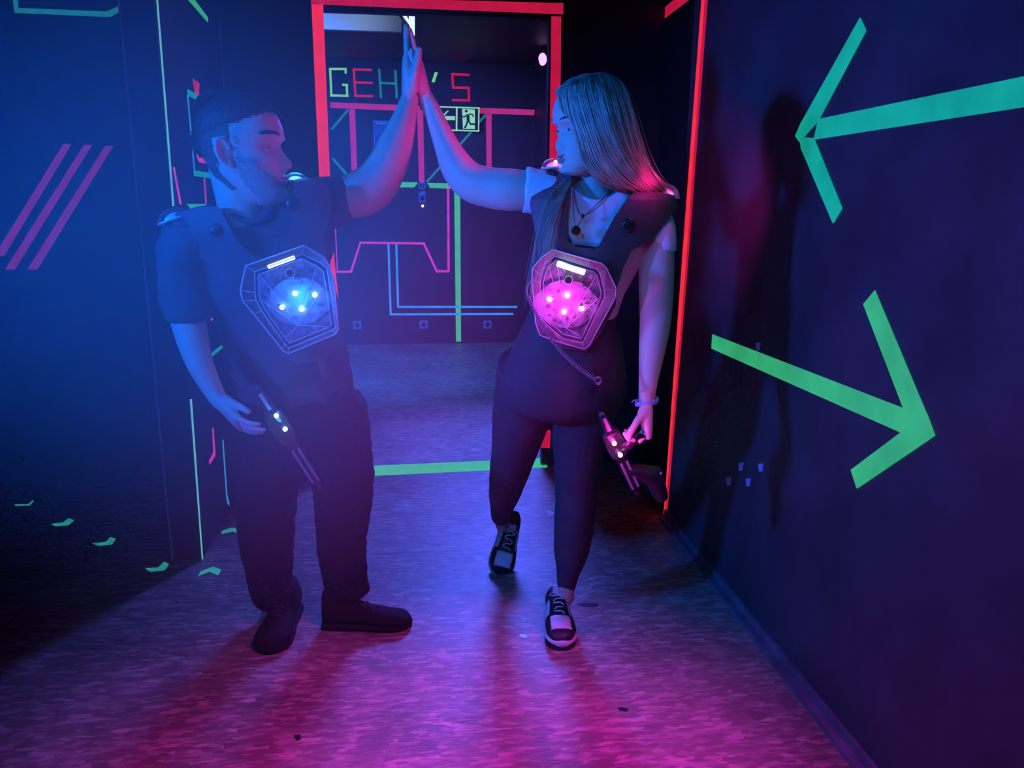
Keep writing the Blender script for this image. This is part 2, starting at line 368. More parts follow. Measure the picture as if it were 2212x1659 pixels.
tape('pink_wall_tape', 'C', [[(458, 924), (461, 924), (465, 980), (461, 978)], [(461, 976), (465, 984), (453, 1003), (451, 996)]], T_MAG, 'bent pink tape strip low on the partition', 'tape')
tape('thin_wall_tape', 'C', [strip_poly((481, 950), (490, 1075), 2.6, 2.2), [(488, 1072), (491, 1070), (496, 1092), (491, 1088)]], T_CYAN, 'thin pale vertical tape low on the partition, right of the bent pink one', 'tape')
# floor chevrons
chev = [[(31, 1090), (62, 1089), (70, 1081), (73, 1083), (64, 1092), (34, 1093)], [(111, 1132), (137, 1128.5), (148, 1119.5), (160, 1124), (148, 1134.5), (120, 1137)],
        [(200, 1174), (229, 1171), (238, 1160.5), (250, 1164.5), (242, 1176), (213, 1179.5)], [(314, 1228), (342, 1226), (355, 1213.5), (365, 1219), (356, 1232), (325, 1235)],
        [(434, 1234.5), (461, 1224), (478, 1231.5), (471, 1243), (453, 1235), (427, 1245)], [(480, 1147), (500, 1140), (513, 1143), (515, 1154), (503, 1148), (477, 1154)]]
cl = ['farthest along the left wall', 'second farthest along the left wall', 'second nearest along the left wall', 'nearest of the four along the left wall',
      'beside the foot of the partition', 'partly behind the leg of the man']
for c, l in zip(chev, cl):
    tape('floor_chevron', 'F', [c], T_CHEV, 'teal tape chevron on the floor, '+l, 'floor marking', 'tape chevrons on the floor')
tape('floor_scrap', 'F', [[(1178, 1103), (1190, 1104), (1199, 1109), (1194, 1114), (1186, 1117)]], mat('white_paper', (.8, .85, .9, 1), rough=.7), 'small pale paper scrap on the floor between the legs of the woman', 'scrap')
t_ = tape('floor_scrap', 'F', [[(635, 1588), (650, 1587), (649, 1598), (640, 1600)]], BLKPL, 'small dark bit lying on the floor near the bottom edge', 'debris')
for x, y, w, l in [(1270, 1307, 24, 'right of the front sneaker'), (1345, 1533, 12, 'low in the middle of the floor'), (1130, 1375, 9, 'left of the front sneaker')]:
    tape('floor_scrap', 'F', [[(x-w, y-3), (x-w*.2, y-5), (x+w, y-2), (x+w*.8, y+4), (x-w*.4, y+3)]], BLKPL, 'small dark splinter on the floor, '+l, 'debris')

# ------------------------------------------------------------------ back wall of the back room
def letter(polys, m, label): tape('tape_letter', 'B', polys, m, label, 'letter', 'tape letters on the back wall')
letter([strip_poly((749, 149), (711, 149), 5), strip_poly((713, 147), (716, 208), 5), strip_poly((713, 206), (753, 207), 5), strip_poly((750, 209), (749, 181), 5), strip_poly((752, 184), (739, 183), 5), strip_poly((746, 147), (747, 159), 5)], T_LIME, 'lime green tape letter G on the back wall')
letter([strip_poly((764, 148), (768, 209), 5), strip_poly((762, 150), (803, 151), 5), strip_poly((766, 178), (805, 179), 5), strip_poly((766, 207), (806, 208), 5)], T_RED, 'red tape letter E on the back wall')
letter([strip_poly((819, 149), (823, 212), 5), strip_poly((854, 151), (857, 212), 5), strip_poly((821, 179), (856, 181), 5)], T_TEALD, 'teal tape letter H on the back wall')
tape('tape_apostrophe', 'B', [[(939, 156), (946, 156), (939, 178), (932, 178)]], T_LIME, 'lime green tape apostrophe before the S on the back wall', 'letter', 'tape letters on the back wall')
letter([strip_poly((1014, 162), (975, 160), 5), strip_poly((977, 158), (979, 191), 5), strip_poly((977, 189), (1014, 190), 5), strip_poly((1012, 188), (1013, 219), 5), strip_poly((1015, 217), (976, 216), 5)], T_RED, 'red tape letter S on the back wall')
G = 'pink tape bars on the back wall'
tape('wall_bar_tape', 'B', [[(713, 221), (905, 228), (1155, 237), (1154, 249), (905, 241), (714, 233)]], T_PINK, 'long level pink tape bar under the tape letters', 'tape', G)
tape('wall_bar_tape', 'B', [[(754, 236), (767, 236), (772, 380), (760, 380)]], T_PINK, 'upright pink tape bar near the left side of the doorway', 'tape', G)
tape('wall_bar_tape', 'B', [[(901, 239), (914, 240), (917, 393), (905, 393)]], T_PINK, 'upright pink tape bar above the round number plate', 'tape', G)
tape('wall_bar_tape', 'B', [[(1050, 247), (1062, 247), (1062, 378), (1051, 378)]], T_PINK, 'upright pink tape bar right of the exit sign', 'tape', G)
G = 'thin teal slanted tapes on the back wall'
for a, b, l in [((752, 237), (716, 280), 'at upper left beside the doorway'), ((718, 342), (752, 380), 'at lower left above the arm'), ((915, 241), (945, 275), 'from the middle bar top'), ((1050, 247), (1018, 283), 'running behind the exit sign'),
                ((1018, 285), (922, 393), 'long, passing below the exit sign')]:
    tape('slanted_thin_tape', 'B', [strip_poly(a, b, 5)], T_TEALD, 'thin teal slanting tape on the back wall, '+l, 'tape', G)
tape('green_bar_tape', 'B', [[(848, 393), (903, 394), (895, 405), (838, 405)]], T_GREEN, 'level green tape left of the number plate', 'tape')
tape('green_bar_tape', 'B', [[(922, 395), (985, 396), (985, 408), (928, 406)]], T_GREEN, 'level green tape right of the number plate', 'tape')
tape('green_bar_tape', 'B', [[(981, 408), (994, 408), (996, 738), (985, 738)]], T_GREEN, 'long upright green tape reaching the floor on the back wall', 'tape')
tape('polygon_tape', 'B', [strip_poly((968, 400), (969, 586), 5), strip_poly((971, 586), (942, 586), 5), strip_poly((944, 587), (916, 527), 5), strip_poly((918, 526), (777, 524), 5), strip_poly((779, 523), (758, 588), 4.5), strip_poly((760, 587), (727, 587), 4.5), strip_poly((729, 588), (724, 480), 2)],
     T_MAG, 'pink tape line stepping down in a wide trapezoid on the back wall', 'tape')
G = 'blue right-angled tape lines on the back wall'
tape('angled_tape', 'B', [strip_poly((839, 527), (844, 680), 4.5), strip_poly((842, 679), (1109, 678), 4.5)], T_CYAN, 'outer blue right-angled tape line on the back wall', 'tape', G)
tape('angled_tape', 'B', [strip_poly((856, 527), (860, 664), 4.5), strip_poly((858, 663), (1117, 663), 4.5)], T_CYAN, 'inner blue right-angled tape line on the back wall', 'tape', G)
# sockets
SOCK = mat('socket_plastic', (.30, .30, .36, 1), rough=.5)
for x, y, l in [(772, 702, 'left of the three low on the back wall'), (915, 701, 'middle of the three low on the back wall'), (1053, 701, 'right of the three low on the back wall')]:
    c = PY(x, y, BY); t = thing('wall_socket', c, 'square dark socket, '+l, 'socket', 'sockets on the back wall')
    mb = MB(); mb.box((c.x-.042, BY-.012, c.z-.042), (c.x+.042, BY-.001, c.z+.042)); o = mb.build('socket_plate', SOCK, t)
    b_ = o.modifiers.new('b', 'BEVEL'); b_.width = .004
    mb = MB(); mb.tube([V((c.x, BY-.016, c.z)), V((c.x, BY-.0125, c.z))], .022, seg=20, ref=V((0, 0, 1)), ends=False); mb.build('socket_well', BLKPL, t)
# exit sign (arrow + running man), photoluminescent
PHL = glow('photoluminescent_green', rgb(150, 225, 165), .8, .05)
SGN = mat('sign_black', (.008, .01, .014, 1), rough=.4)
c = PY(995, 257, BY)
t = thing('exit_sign', c, 'green and black emergency exit sign with running figure and left arrow', 'sign')
SY = BY-.06
def sg(name, polys, m, y0, y1):
    mb = MB()
    for P in polys: mb.prism([PY(p[0], p[1], y0) for p in P], V((0, y1-y0, 0)))
    return mb.build(name, m, t)
sg('sign_panel', [[(944, 229), (1036, 232), (1035, 284), (945, 281)]], SGN, SY-.012, BY-.004)
sg('sign_border', [[(944, 229), (1036, 232), (1036, 235), (944, 232)], [(945, 279), (1036, 281.5), (1035, 284.5), (945, 282)], [(1033, 232), (1036, 232), (1035, 284), (1032.5, 284)], [(985, 231), (988.5, 231), (988, 283), (984.5, 283)], [(944, 229), (947, 229), (947, 282), (945, 282)]], PHL, SY-.0142, SY-.0122)
sg('arrow_symbol', [[(950, 255), (966, 239), (970, 239), (959, 250.5), (983, 251), (983, 259.5), (959, 259.5), (970, 271), (966, 271)]], PHL, SY-.0142, SY-.0122)
sg('door_symbol', [[(998, 235), (1026, 236.5), (1026, 279), (1000, 278)]], PHL, SY-.0142, SY-.0122)
mb = MB(); yy = SY-.0165
def lim(pts, r): mb.tube([PY(x, y, yy) for x, y in pts], [r*scl(PY(1000, 250, yy))]*len(pts), seg=8, ratio=.12)
mb.ball(PY(1007, 240, yy), (.013, .001, .013), 14)
lim([(1011, 248), (1011, 260)], 3.3); lim([(1010, 247), (1003, 253), (997, 250.5)], 1.3); lim([(1013, 246.5), (1020, 247), (1023, 252.5)], 1.3)
lim([(1011, 259), (1008, 268), (1004, 276.5)], 1.9); lim([(1012, 259), (1016, 268), (1029, 268.5)], 1.9)
mb.build('running_figure', SGN, t)
# poster behind the man's forearm
POS = mat('poster_print', (.12, .13, .32, 1), rough=.4, var=.9, vscale=26)
t = thing('poster', PY(826, 300, BY), 'small framed blue poster on the back wall behind the raised forearm', 'poster')
fn = lambda x, y, d: PY(x, y, BY-d)
mb = MB(); mb.prism([fn(807, 261, .006), (fn(852, 262, .006)), fn(852, 327, .006), fn(809, 326, .006)], V((0, .004, 0))); mb.build('print', POS, t)
mb = MB()
for a, b in [((807, 261), (852, 262)), ((852, 262), (852, 327)), ((852, 327), (809, 326)), ((809, 326), (807, 261))]:
    mb.prism([fn(*p, .010) for p in strip_poly(a, b, 1.6)], V((0, .004, 0)))
mb.build('poster_frame', mat('poster_edge', (.5, .4, .7, 1)), t)
def text(body, loc, size, m, name, parent, rotz=0, normal='y', ext=.0006, align='CENTER'):
    cu = bpy.data.curves.new(name, 'FONT'); cu.body = body; cu.size = size; cu.align_x = align; cu.align_y = 'CENTER'; cu.extrude = ext
    cu.materials.append(m)
    o = bpy.data.objects.new(name, cu); COL.objects.link(o)
    o.rotation_euler = (PI/2, 0, rotz); o.location = loc
    bpy.context.view_layer.update(); me = bpy.data.meshes.new_from_object(o); mw = o.matrix_basis.copy(); bpy.data.objects.remove(o)
    o = bpy.data.objects.new(name, me); COL.objects.link(o); o.matrix_basis = mw
    o.parent = parent; o.matrix_parent_inverse = parent.matrix_basis.inverted()
    return o
text('LASERTAG', fn(829, 267, .0115), .03, mat('poster_ink', (.7, .8, .95, 1)), 'poster_title', t)
# round number plate with "3", key holder below and its small lamp
c = PY(912, 401, BY)
t = thing('number_plate', c, 'small dark plate with a ringed number 3 on the back wall', 'sign')
mb = MB(); mb.prism([fn(x, y, .012) for x, y in [(898, 410), (898, 401), (904, 393), (920, 393), (927, 401), (927, 411)]], V((0, .010, 0))); mb.build('plate', SGN, t)
mb = MB(); rr = 7.5*scl(c)
mb.ring_loft([[V((c.x+math.cos(a)*q, BY-yy_, c.z+math.sin(a)*q)) for a in [2*PI*i/28 for i in range(28)]] for q, yy_ in ((rr, .0125), (rr, .014), (rr*.82, .014), (rr*.82, .0125))], closed=True)
PWH = mat('pale_print', (.7, .75, .85, 1), rough=.6)
mb.build('ring', PWH, t); text('3', V((c.x, BY-.0135, c.z)), .05, PWH, 'numeral', t)
c = PY(912, 427, BY)
t = thing('wall_switch', c, 'narrow pale switch panel with a lit lamp below the number plate', 'switch')
mb = MB(); mb.prism([fn(x, y, .016) for x, y in [(905, 413), (919, 413), (919, 437), (905, 437)]], V((0, .014, 0))); mb.build('switch_body', mat('switch_face', (.35, .4, .6, 1), rough=.4, var=.6, vscale=60), t)
mb = MB(); mb.ball(fn(912, 428, .018), (.022, .01, .026), 16); mb.build('switch_knob', BLKPL, t, smooth=True)
mb = MB(); mb.ball(fn(913, 445, .008), .011, 12); mb.build('indicator_lamp', lamp_mat('warm_lamp', (1, .8, .6, 1), 5), t, smooth=True)

# things high in the back room: pale ceiling bulkhead with lit frame, uv lamp
c = PY(800, 45, 6.6)
t = thing('ceiling_bulkhead', PY(800, 64, 5.3), 'pale grey hanging panel seen through the top of the doorway', 'panel')
A, B_ = PY(695, 61, 5.3), PY(868, 66, 5.3)
mb = MB(); mb.box((-1.7, 5.3, A.z-.005), (B_.x, 5.34, PY(700, 22, 5.3).z)); mb.build('panel_board', CREAM, t)
mb = MB(); mb.box((-1.7, 5.29, PY(700, 22, 5.3).z), (B_.x+.03, 5.36, CEIL-.001)); mb.build('panel_edge', BLKPL, t)
t = thing('tube_light', PY(890, 50, 5.1), 'bright white light fixture hanging just above the touching fingertips', 'light')
mb = MB(); mb.prism([PY(x, y, 5.1) for x, y in [(883, 33), (896, 33), (896, 76), (886, 62)]], V((0, .03, 0))); mb.build('light_tube', lamp_mat('white_tube', (.75, .9, 1, 1), 1.1), t)
mb = MB(); mb.prism([PY(x, y, 5.1) for x, y in [(870, 33), (878, 33), (885, 46), (885, 53)]], V((0, .03, 0))); mb.build('light_tube', lamp_mat('white_tube', (.75, .9, 1, 1), 1.1), t)
mb = MB(); mb.prism([PY(x, y, 5.14) for x, y in [(860, 30), (898, 30), (898, 40), (884, 60), (878, 58)]], V((0, .04, 0))); mb.build('light_housing', BLKPL, t)
c = PY(886, 34, 5.16); mb = MB(); mb.box((c.x-.01, 5.15, c.z-.01), (c.x+.01, 5.17, CEIL-.0005)); mb.build('hanger_rod', BLKPL, t)
c = PY(1168, 120, 6.9)
t = thing('black_light_lamp', c, 'violet spot lamp high on the right of the back room', 'light')
mb = MB(); mb.tube([PY(1178, 108, 6.9), PY(1174, 122, 6.9), PY(1166, 134, 6.9)], [.03, .045, .05], seg=16); mb.build('lamp_housing', BLKPL, t, smooth=True)
mb = MB(); mb.ball(PY(1172, 128, 6.86), (.035, .02, .05), 16); mb.build('lamp_lens', lamp_mat('violet_lens', (.75, .3, 1, 1), 2.0), t, smooth=True)

# ================================================================== PEOPLE
def lerp_tab(T, z):
    if z <= T[0][0]: return T[0][1]
    for (a, x), (b, y) in zip(T, T[1:]):
        if z <= b:
            t = (z-a)/(b-a); t = t*t*(3-2*t)*.35+t*.65
            return x+(y-x)*t
    return T[-1][1]
def g(x, s): return math.exp(-(x/s)**2)
FRONT = [(-.118, .035), (-.112, .066), (-.104, .082), (-.094, .087), (-.084, .080), (-.078, .079), (-.07, .083), (-.058, .084), (-.045, .082), (-.02, .081), (0, .078), (.012, .084), (.024, .092), (.045, .093), (.07, .086), (.09, .070), (.108, .042), (.118, .015), (.121, 0)]
BACK = [(-.118, .02), (-.112, .005), (-.104, -.005), (-.09, -.022), (-.07, -.048), (-.05, -.07), (-.02, -.088), (.01, -.098), (.04, -.101), (.07, -.091), (.09, -.074), (.108, -.046), (.118, -.018), (.121, 0)]
WID = [(-.118, .012), (-.112, .030), (-.104, .040), (-.09, .050), (-.07, .057), (-.05, .062), (-.03, .067), (0, .071), (.04, .077), (.07, .072), (.09, .060), (.108, .040), (.118, .018), (.121, .0)]
def head_pt(z, th, P):
    """local point, x forward, y left, z up; P: dict of shape tweaks"""
    f = lerp_tab(FRONT, z)*P.get('front', 1); b = lerp_tab(BACK, z)*P.get('back', 1); w = lerp_tab(WID, z)*P.get('w', 1)
    xc = b+(f-b)*.45
    c, s = math.cos(th), math.sin(th)
    if c >= 0: x = xc+(f-xc)*abs(c)**.85
    else: x = xc+(b-xc)*abs(c)
    y = w*math.copysign(abs(s)**(.85 if c > 0 else 1), s)
    if c > 0:
        k = P.get('nose', 1)
        N = lerp_tab([(-.056, 0), (-.051, .008), (-.046, .020*k), (-.038, .026*k), (-.030, .024*k), (-.015, .015*k), (0, .0085*k), (.012, .004), (.022, 0)], z)
        sg_ = lerp_tab([(-.05, .013), (-.042, .014), (-.03, .0105), (-.01, .0085), (.02, .009)], z)
        x += N*g(y, sg_)
        x += .007*g(abs(y)-.015, .006)*g(z+.043, .008)              # nostril wings
        x -= .013*g(abs(y)-.033, .015)*g(z-.001, .012)             # eye sockets
        x += .0045*g(abs(y)-.030, .020)*g(z-.021, .007)            # brow
        x += .005*g(abs(y)-.045, .018)*g(z+.028, .014)             # cheekbone
        lp = P.get('lips', 1)
        x += .0065*lp*g(z+.064, .0042)*g(y, .020)+.0070*lp*g(z+.0765, .0045)*g(y, .017)
        x -= .0045*g(z+.0700, .0022)*g(y, .024)
        x -= .003*g(z+.087, .004)*g(y, .02)
        x += .005*g(z+.100, .010)*g(y, .018)*P.get('chin', 1)
        x -= .0015*g(y, .003)*g(z+.057, .004)
    return V((x, y, z))
class Head:
    def __init__(s, center, yaw, pitch, roll, k, P):
        # yaw: direction of the face in the floor plane, measured from +X counter-clockwise
        s.M = Matrix.Translation(center) @ Matrix.Rotation(yaw, 4, 'Z') @ Matrix.Rotation(-pitch, 4, 'Y') @ Matrix.Rotation(roll, 4, 'X') @ Matrix.Scale(k, 4)
        s.P = P; s.k = k
    def w(s, p): return s.M @ V(p)
    def pt(s, z, th, off=0):
        p = head_pt(z, th, s.P)
        if off:
            n = V((p.x, p.y*1.25, p.z*.8+.01)).normalized(); p = p+n*off
        return s.M @ p
    def surf(s, mb, nz=110, na=112, k=0):
        zs = [-.118+.239*(.5-.5*math.cos(PI*(i+.5)/nz)) for i in range(nz)]
        mb.ring_loft([[s.pt(z, 2*PI*j/na) for j in range(na)] for z in zs], k)
    def ear(s, mb, side):
        y = side*.074*s.P.get('w', 1)
        R = Matrix.Rotation(side*-.35, 3, 'Z') @ Matrix.Rotation(-.22, 3, 'Y')
        c = V((-.012, y, -.008)); 
        loop = []
        for i in range(15):
            a = -.5+i/14*5.0
            rx, rz = .0145, .029
            loop.append(s.w(c+R @ V((-rx*math.sin(a)*1.0-.002, side*(.006+.003*math.sin(a)), -rz*math.cos(a)*(1 if math.cos(a) < 0 else .85)))))
        mb.tube(loop, [.0042*s.k]*15, seg=8)
        loop2 = [s.w(c+R @ V((-.008*math.sin(a)-.002, side*.004, -.016*math.cos(a)+.003))) for a in [i/8*3.6 for i in range(9)]]
        mb.tube(loop2, [.003*s.k]*9, seg=8)
        disc = Matrix.Rotation(0, 3, 'X'); Q = (s.M.to_3x3() @ R)
        mb.ball(s.w(c+V((0, side*.001, 0))), (.014, .0045, .026), 14, M=Q)
        mb.ball(s.w(c+R @ V((.003, side*.003, -.026))), (.007, .004, .009), 10, M=Q)

def hand(mb, W, D, N, S, k=1., curl=(.05, .08, .06), spread=.04, thumb=(.75, .6, .12), bend=None, nails=None):
    """W wrist, D along the hand, N palm normal, S towards the thumb side"""
    D = D.normalized(); S = (S-D*S.dot(D)).normalized(); N = N.normalized(); N = (N-D*N.dot(D)-S*N.dot(S)).normalized()
    rings = []
    for t, w, th, o in [(-.035, .027, .020, 0), (0, .029, .019, 0), (.02, .035, .019, .001), (.045, .041, .0175, .001), (.07, .043, .0155, 0), (.09, .041, .0125, -.001), (.1, .038, .009, -.002)]:
        c = W+D*t*k+N*o*k
        rings.append([c+S*(w*k*math.copysign(abs(math.cos(a))**.8, math.cos(a)))+N*(th*k*math.copysign(abs(math.sin(a))**.8, math.sin(a))) for a in [2*PI*i/24 for i in range(24)]])
    mb.ring_loft(rings)
    mb.ball(W+D*.03*k+S*.024*k+N*.010*k, (.018*k, .018*k, .026*k), 14, M=Matrix((S, N, D)).transposed())
    for i, (s0, L, r) in enumerate([(.031, .074, .0088), (.0105, .082, .009), (-.0105, .076, .0086), (-.031, .060, .0076)]):
        p = W+D*(.088-.004*abs(i-1))*k+S*s0*k
        d = (D+S*spread*(1.2-i*.8)).normalized(); pts = [p-d*.012*k, p]; rad = [r*k, r*k]
        cu = curl if not bend else bend[i]
        for seg_, (fr, cc) in enumerate(zip((.44, .31, .25), cu)):
            d = (Matrix.Rotation(cc, 3, D.cross(N)) @ d).normalized() if cc else d
            p = p+d*(L*fr*k); pts.append(p-d*L*fr*k*.5); pts.append(p); rad += [r*k*(.93-.07*seg_), r*k*(.97-.09*seg_)]
        mb.tube(pts, rad, seg=12, ref=N)
    t0 = W+D*.022*k+S*.026*k+N*.006*k
    d1 = (D*thumb[0]+S*thumb[1]+N*thumb[2]).normalized(); d2 = (D*(thumb[0]+.35)+S*thumb[1]*.35+N*thumb[2]).normalized()
    p1 = t0+d1*.036*k; p2 = p1+d2*.030*k; p3 = p2+(d2+D*.2).normalized()*.022*k
    mb.tube([t0, t0.lerp(p1, .5), p1, p1.lerp(p2, .5), p2, p3], [.013*k, .0125*k, .0108*k, .0098*k, .0102*k, .0085*k], seg=12, ref=N)
    if nails is not None:
        q_ = MB(); nails.append(q_); q_.ball(p3+d2*.003*k+S*.003*k-N*.004*k, (.006*k, .004*k, .009*k), 10, M=Matrix((S, N, d2)).transposed())
    return p3

def shoe(name, parent, heel, fwd, upv, L, m_up, parts, hi=.0, wk=1., toe=True):
    """heel = point on the ground under the heel end; builds sole/upper/toe cap/laces/tongue under one shoe part"""
    f = fwd.normalized(); u = (upv-f*upv.dot(f)).normalized(); s = f.cross(u)
    W = lambda t: wk*lerp_tab([(0, .026), (.08, .034), (.25, .036), (.45, .036), (.65, .045), (.8, .047), (.92, .038), (.985, .020), (1, .008)], t)
    Hh = lambda t: lerp_tab([(0, .082+hi), (.1, .090+hi), (.3, .092+hi), (.42, .088), (.6, .068), (.75, .055), (.9, .048), (.97, .036), (1, .024)], t)
    def sec(t, z0, grow, n=20, hs=None):
        c = heel+f*(L*t); h = (hs if hs is not None else Hh(t)); w = W(t)+grow; r = []
        for i in range(n):
            a = 2*PI*i/n; x = math.copysign(abs(math.cos(a))**.7, math.cos(a)); z = math.copysign(abs(math.sin(a))**.75, math.sin(a))
            ww = w*(1-.28*max(0, z)*(1 if h > .05 else .3))
            r.append(c+s*(x*ww)+u*(z0+(h-z0)*(.5+.5*z)))
        return r
    ts = [0, .02, .06, .12, .2, .3, .36, .42, .5, .58, .66, .74, .82, .89, .94, .975, .995]
    up = MB(); up.ring_loft([sec(t, .012, -.001) for t in ts])
    o = up.build(name, m_up, parent, smooth=True)
    so = MB(); so.ring_loft([sec(-.01+1.02*t, 0, .0035, hs=.026 if t < .94 else .024) for t in ts]); so.build('sole', parts.get('sole', m_up), o, smooth=True)
    if 'cap' in parts:
        def patch(t0, t1, a0, a1, off, nm, m_, ta=6, aa=10):
            q = MB(); rows = []
            for i in range(ta+1):
                t = t0+(t1-t0)*i/ta; c = heel+f*(L*t); row = []
                for j in range(aa+1):
                    sp = math.sin(PI*j/aa)
                    a = a0+(a1-a0)*j/aa; x = math.copysign(abs(math.cos(a))**.7, math.cos(a)); z = math.copysign(abs(math.sin(a))**.75, math.sin(a))
                    ww = (W(t)-.001)*(1-.28*max(0, z)*(1 if Hh(t) > .05 else .3))+off
                    row.append(c+s*(x*ww)+u*(.012+(Hh(t)-.012)*(.5+.5*z)+off))
                rows.append(row)
            n = aa+1; vs = [p for r in rows for p in r]+[p-u*.004 for r in rows for p in r]; B = len(rows)*n; fs = []
            for i in range(ta):
                for j in range(aa):
                    fs.append((i*n+j, i*n+j+1, (i+1)*n+j+1, (i+1)*n+j)); fs.append((B+i*n+j, B+(i+1)*n+j, B+(i+1)*n+j+1, B+i*n+j+1))
            rim = [i*n for i in range(ta+1)]+[ta*n+j for j in range(1, n)]+[i*n+aa for i in range(ta-1, -1, -1)]+[j for j in range(aa-1, 0, -1)]
            for a, b in zip(rim, rim[1:]+rim[:1]): fs.append((a, b, b+B, a+B))
            q.add(vs, fs); return q.build(nm, m_, o, smooth=True)
        patch(.66, .88, .75, PI-.75, .0025, 'toe_panel', parts['cap'])
        patch(.36, .60, .05, .62, .002, 'side_panel', parts['cap']); patch(.36, .60, PI-.62, PI-.05, .002, 'side_panel', parts['cap'])
        q = MB(); c = heel+f*(L*.30)+u*(.095+hi); q.prism([c+s*.016, c-s*.016, c-s*.014+u*.026-f*.006, c+s*.014+u*.026-f*.006], f*.006); q.build('tongue_label', parts['cap'], o)
    if 'lace' in parts:
        q = MB()
        for i, t in enumerate([.36, .42, .48, .54, .60]):
            zz = Hh(t)+.0025; c = heel+f*(L*t)+u*zz; d = f*.006*(1 if i % 2 else -1)
            q.tube([c-s*.016-d-u*.004, c-s*.006+u*.001, c+s*.006+u*.001, c+s*.016+d-u*.004], .0024, seg=8, ref=u)
        c = heel+f*(L*.34)+u*(Hh(.34)+.004)
        for sd in (1, -1):
            q.tube([c, c+s*sd*.018+u*.008, c+s*sd*.030+f*.006, c+s*sd*.016+f*.012, c+f*.004], .002, seg=6, ref=u)
        q.build('shoelace', parts['lace'], o, smooth=True)
    return o
def sheet(poly, Yf, th, step=12):
    """flat px polygon draped on depth Yf(px,py), thickness th towards the wearer"""
    pts = [V(p) for p in poly]; edges = [(i, (i+1) % len(poly)) for i in range(len(poly))]
    # densify outline
    dp = []
    for i, p in enumerate(pts):
        q = pts[(i+1) % len(pts)]; n = max(1, int((q-p).length/step))
        dp += [p+(q-p)*(j/n) for j in range(n)]
    edges = [(i, (i+1) % len(dp)) for i in range(len(dp))]
    def inside(x, y):
        c = False
        for i in range(len(dp)):
            a, b = dp[i], dp[i-1]
            if (a.y > y) != (b.y > y) and x < (b.x-a.x)*(y-a.y)/(b.y-a.y)+a.x: c = not c
        return c
    xs = [p.x for p in dp]; ys = [p.y for p in dp]; inner = []
    y = min(ys)+step*.6
    while y < max(ys):
        x = min(xs)+step*.6
        while x < max(xs):
            if inside(x, y) and min((V((x, y))-p).length for p in dp) > step*.5: inner.append(V((x, y)))
            x += step
        y += step
    vs, es, fs, *_ = delaunay_2d_cdt([p.to_2d() for p in dp]+inner, edges, [tuple(range(len(dp)))], 1, 1e-4)
    fr = [PY(p.x, p.y, Yf(p.x, p.y)) for p in vs]; n = len(vs)
    bk = [p+ray(v.x, v.y).normalized()*th for p, v in zip(fr, vs)]
    mb = MB(); F_ = [tuple(f) for f in fs]
    cnt = {}
    for f in F_:
        for a, b in zip(f, f[1:]+f[:1]): cnt[(a, b)] = 1
    sides = [(a, b, b+n, a+n) for (a, b) in cnt if (b, a) not in cnt]
    mb.add(fr+bk, F_+[tuple(i+n for i in f[::-1]) for f in F_]+sides)
    return mb
def strands(mb, guides, count, r, depth=.012, seg=4, jitter=1., taper=.3, per=4, lo=0, hi=1):
    """guides: list of px polylines (px,py,Y), hair tubes interpolated between neighbouring guides"""
    GC = [[V(c) for c in crom([tuple(PY(*p)) for p in gd], per)] for gd in guides]
    n = len(GC[0]); m = len(GC)
    for i in range(count):
        u = lo+(hi-lo)*random.random(); a = u*(m-1); k = min(int(a), m-2); a -= k
        off = V((random.uniform(-1, 1)*.004, -random.random()*depth, random.uniform(-1, 1)*.003))*jitter
        w1 = random.uniform(-1, 1)*.006*jitter; ph = random.random()*6
        e = random.randint(int(n*.8), n) if n > 6 else n
        pts = []
        for j in range(e):
            t = j/(n-1); p = GC[k][j].lerp(GC[k+1][j], a)
            pts.append(p+off*min(1, t*4)+V((w1*t*math.sin(ph+t*4), 0, 0)))
        rr = r*random.uniform(.6, 1.3)
        mb.tube(pts, [rr*(1-(1-taper)*(j/(e-1))**2) for j in range(e)], seg=seg, ends=False)
def guide_shell(mb, guides, per=6, across=6, th=.006):
    GC = [crom([tuple(PY(*p)) for p in gd], per) for gd in guides]
    m = len(GC[0]); rows = []
    for j in range(m):
        rows.append([V(c) for c in crom([GC[i][j] for i in range(len(GC))], across)])
    n = len(rows[0]); vs = [p for r in rows for p in r]; B = len(vs)
    fs = []
    for j in range(m-1):
        for i in range(n-1): fs.append((j*n+i, j*n+i+1, (j+1)*n+i+1, (j+1)*n+i))
    mb.add(vs, fs); mb.add([p+ray(0, 0)*0+V((0, th, 0)) for p in vs], [f[::-1] for f in fs])

def bodymesh(name, mb, m, parent, vox=.003, smooth=2):
    o = mb.build(name, m, parent, smooth=True); remesh(o, vox, smooth); return o
def px(P, r=1.): return r*scl(P)

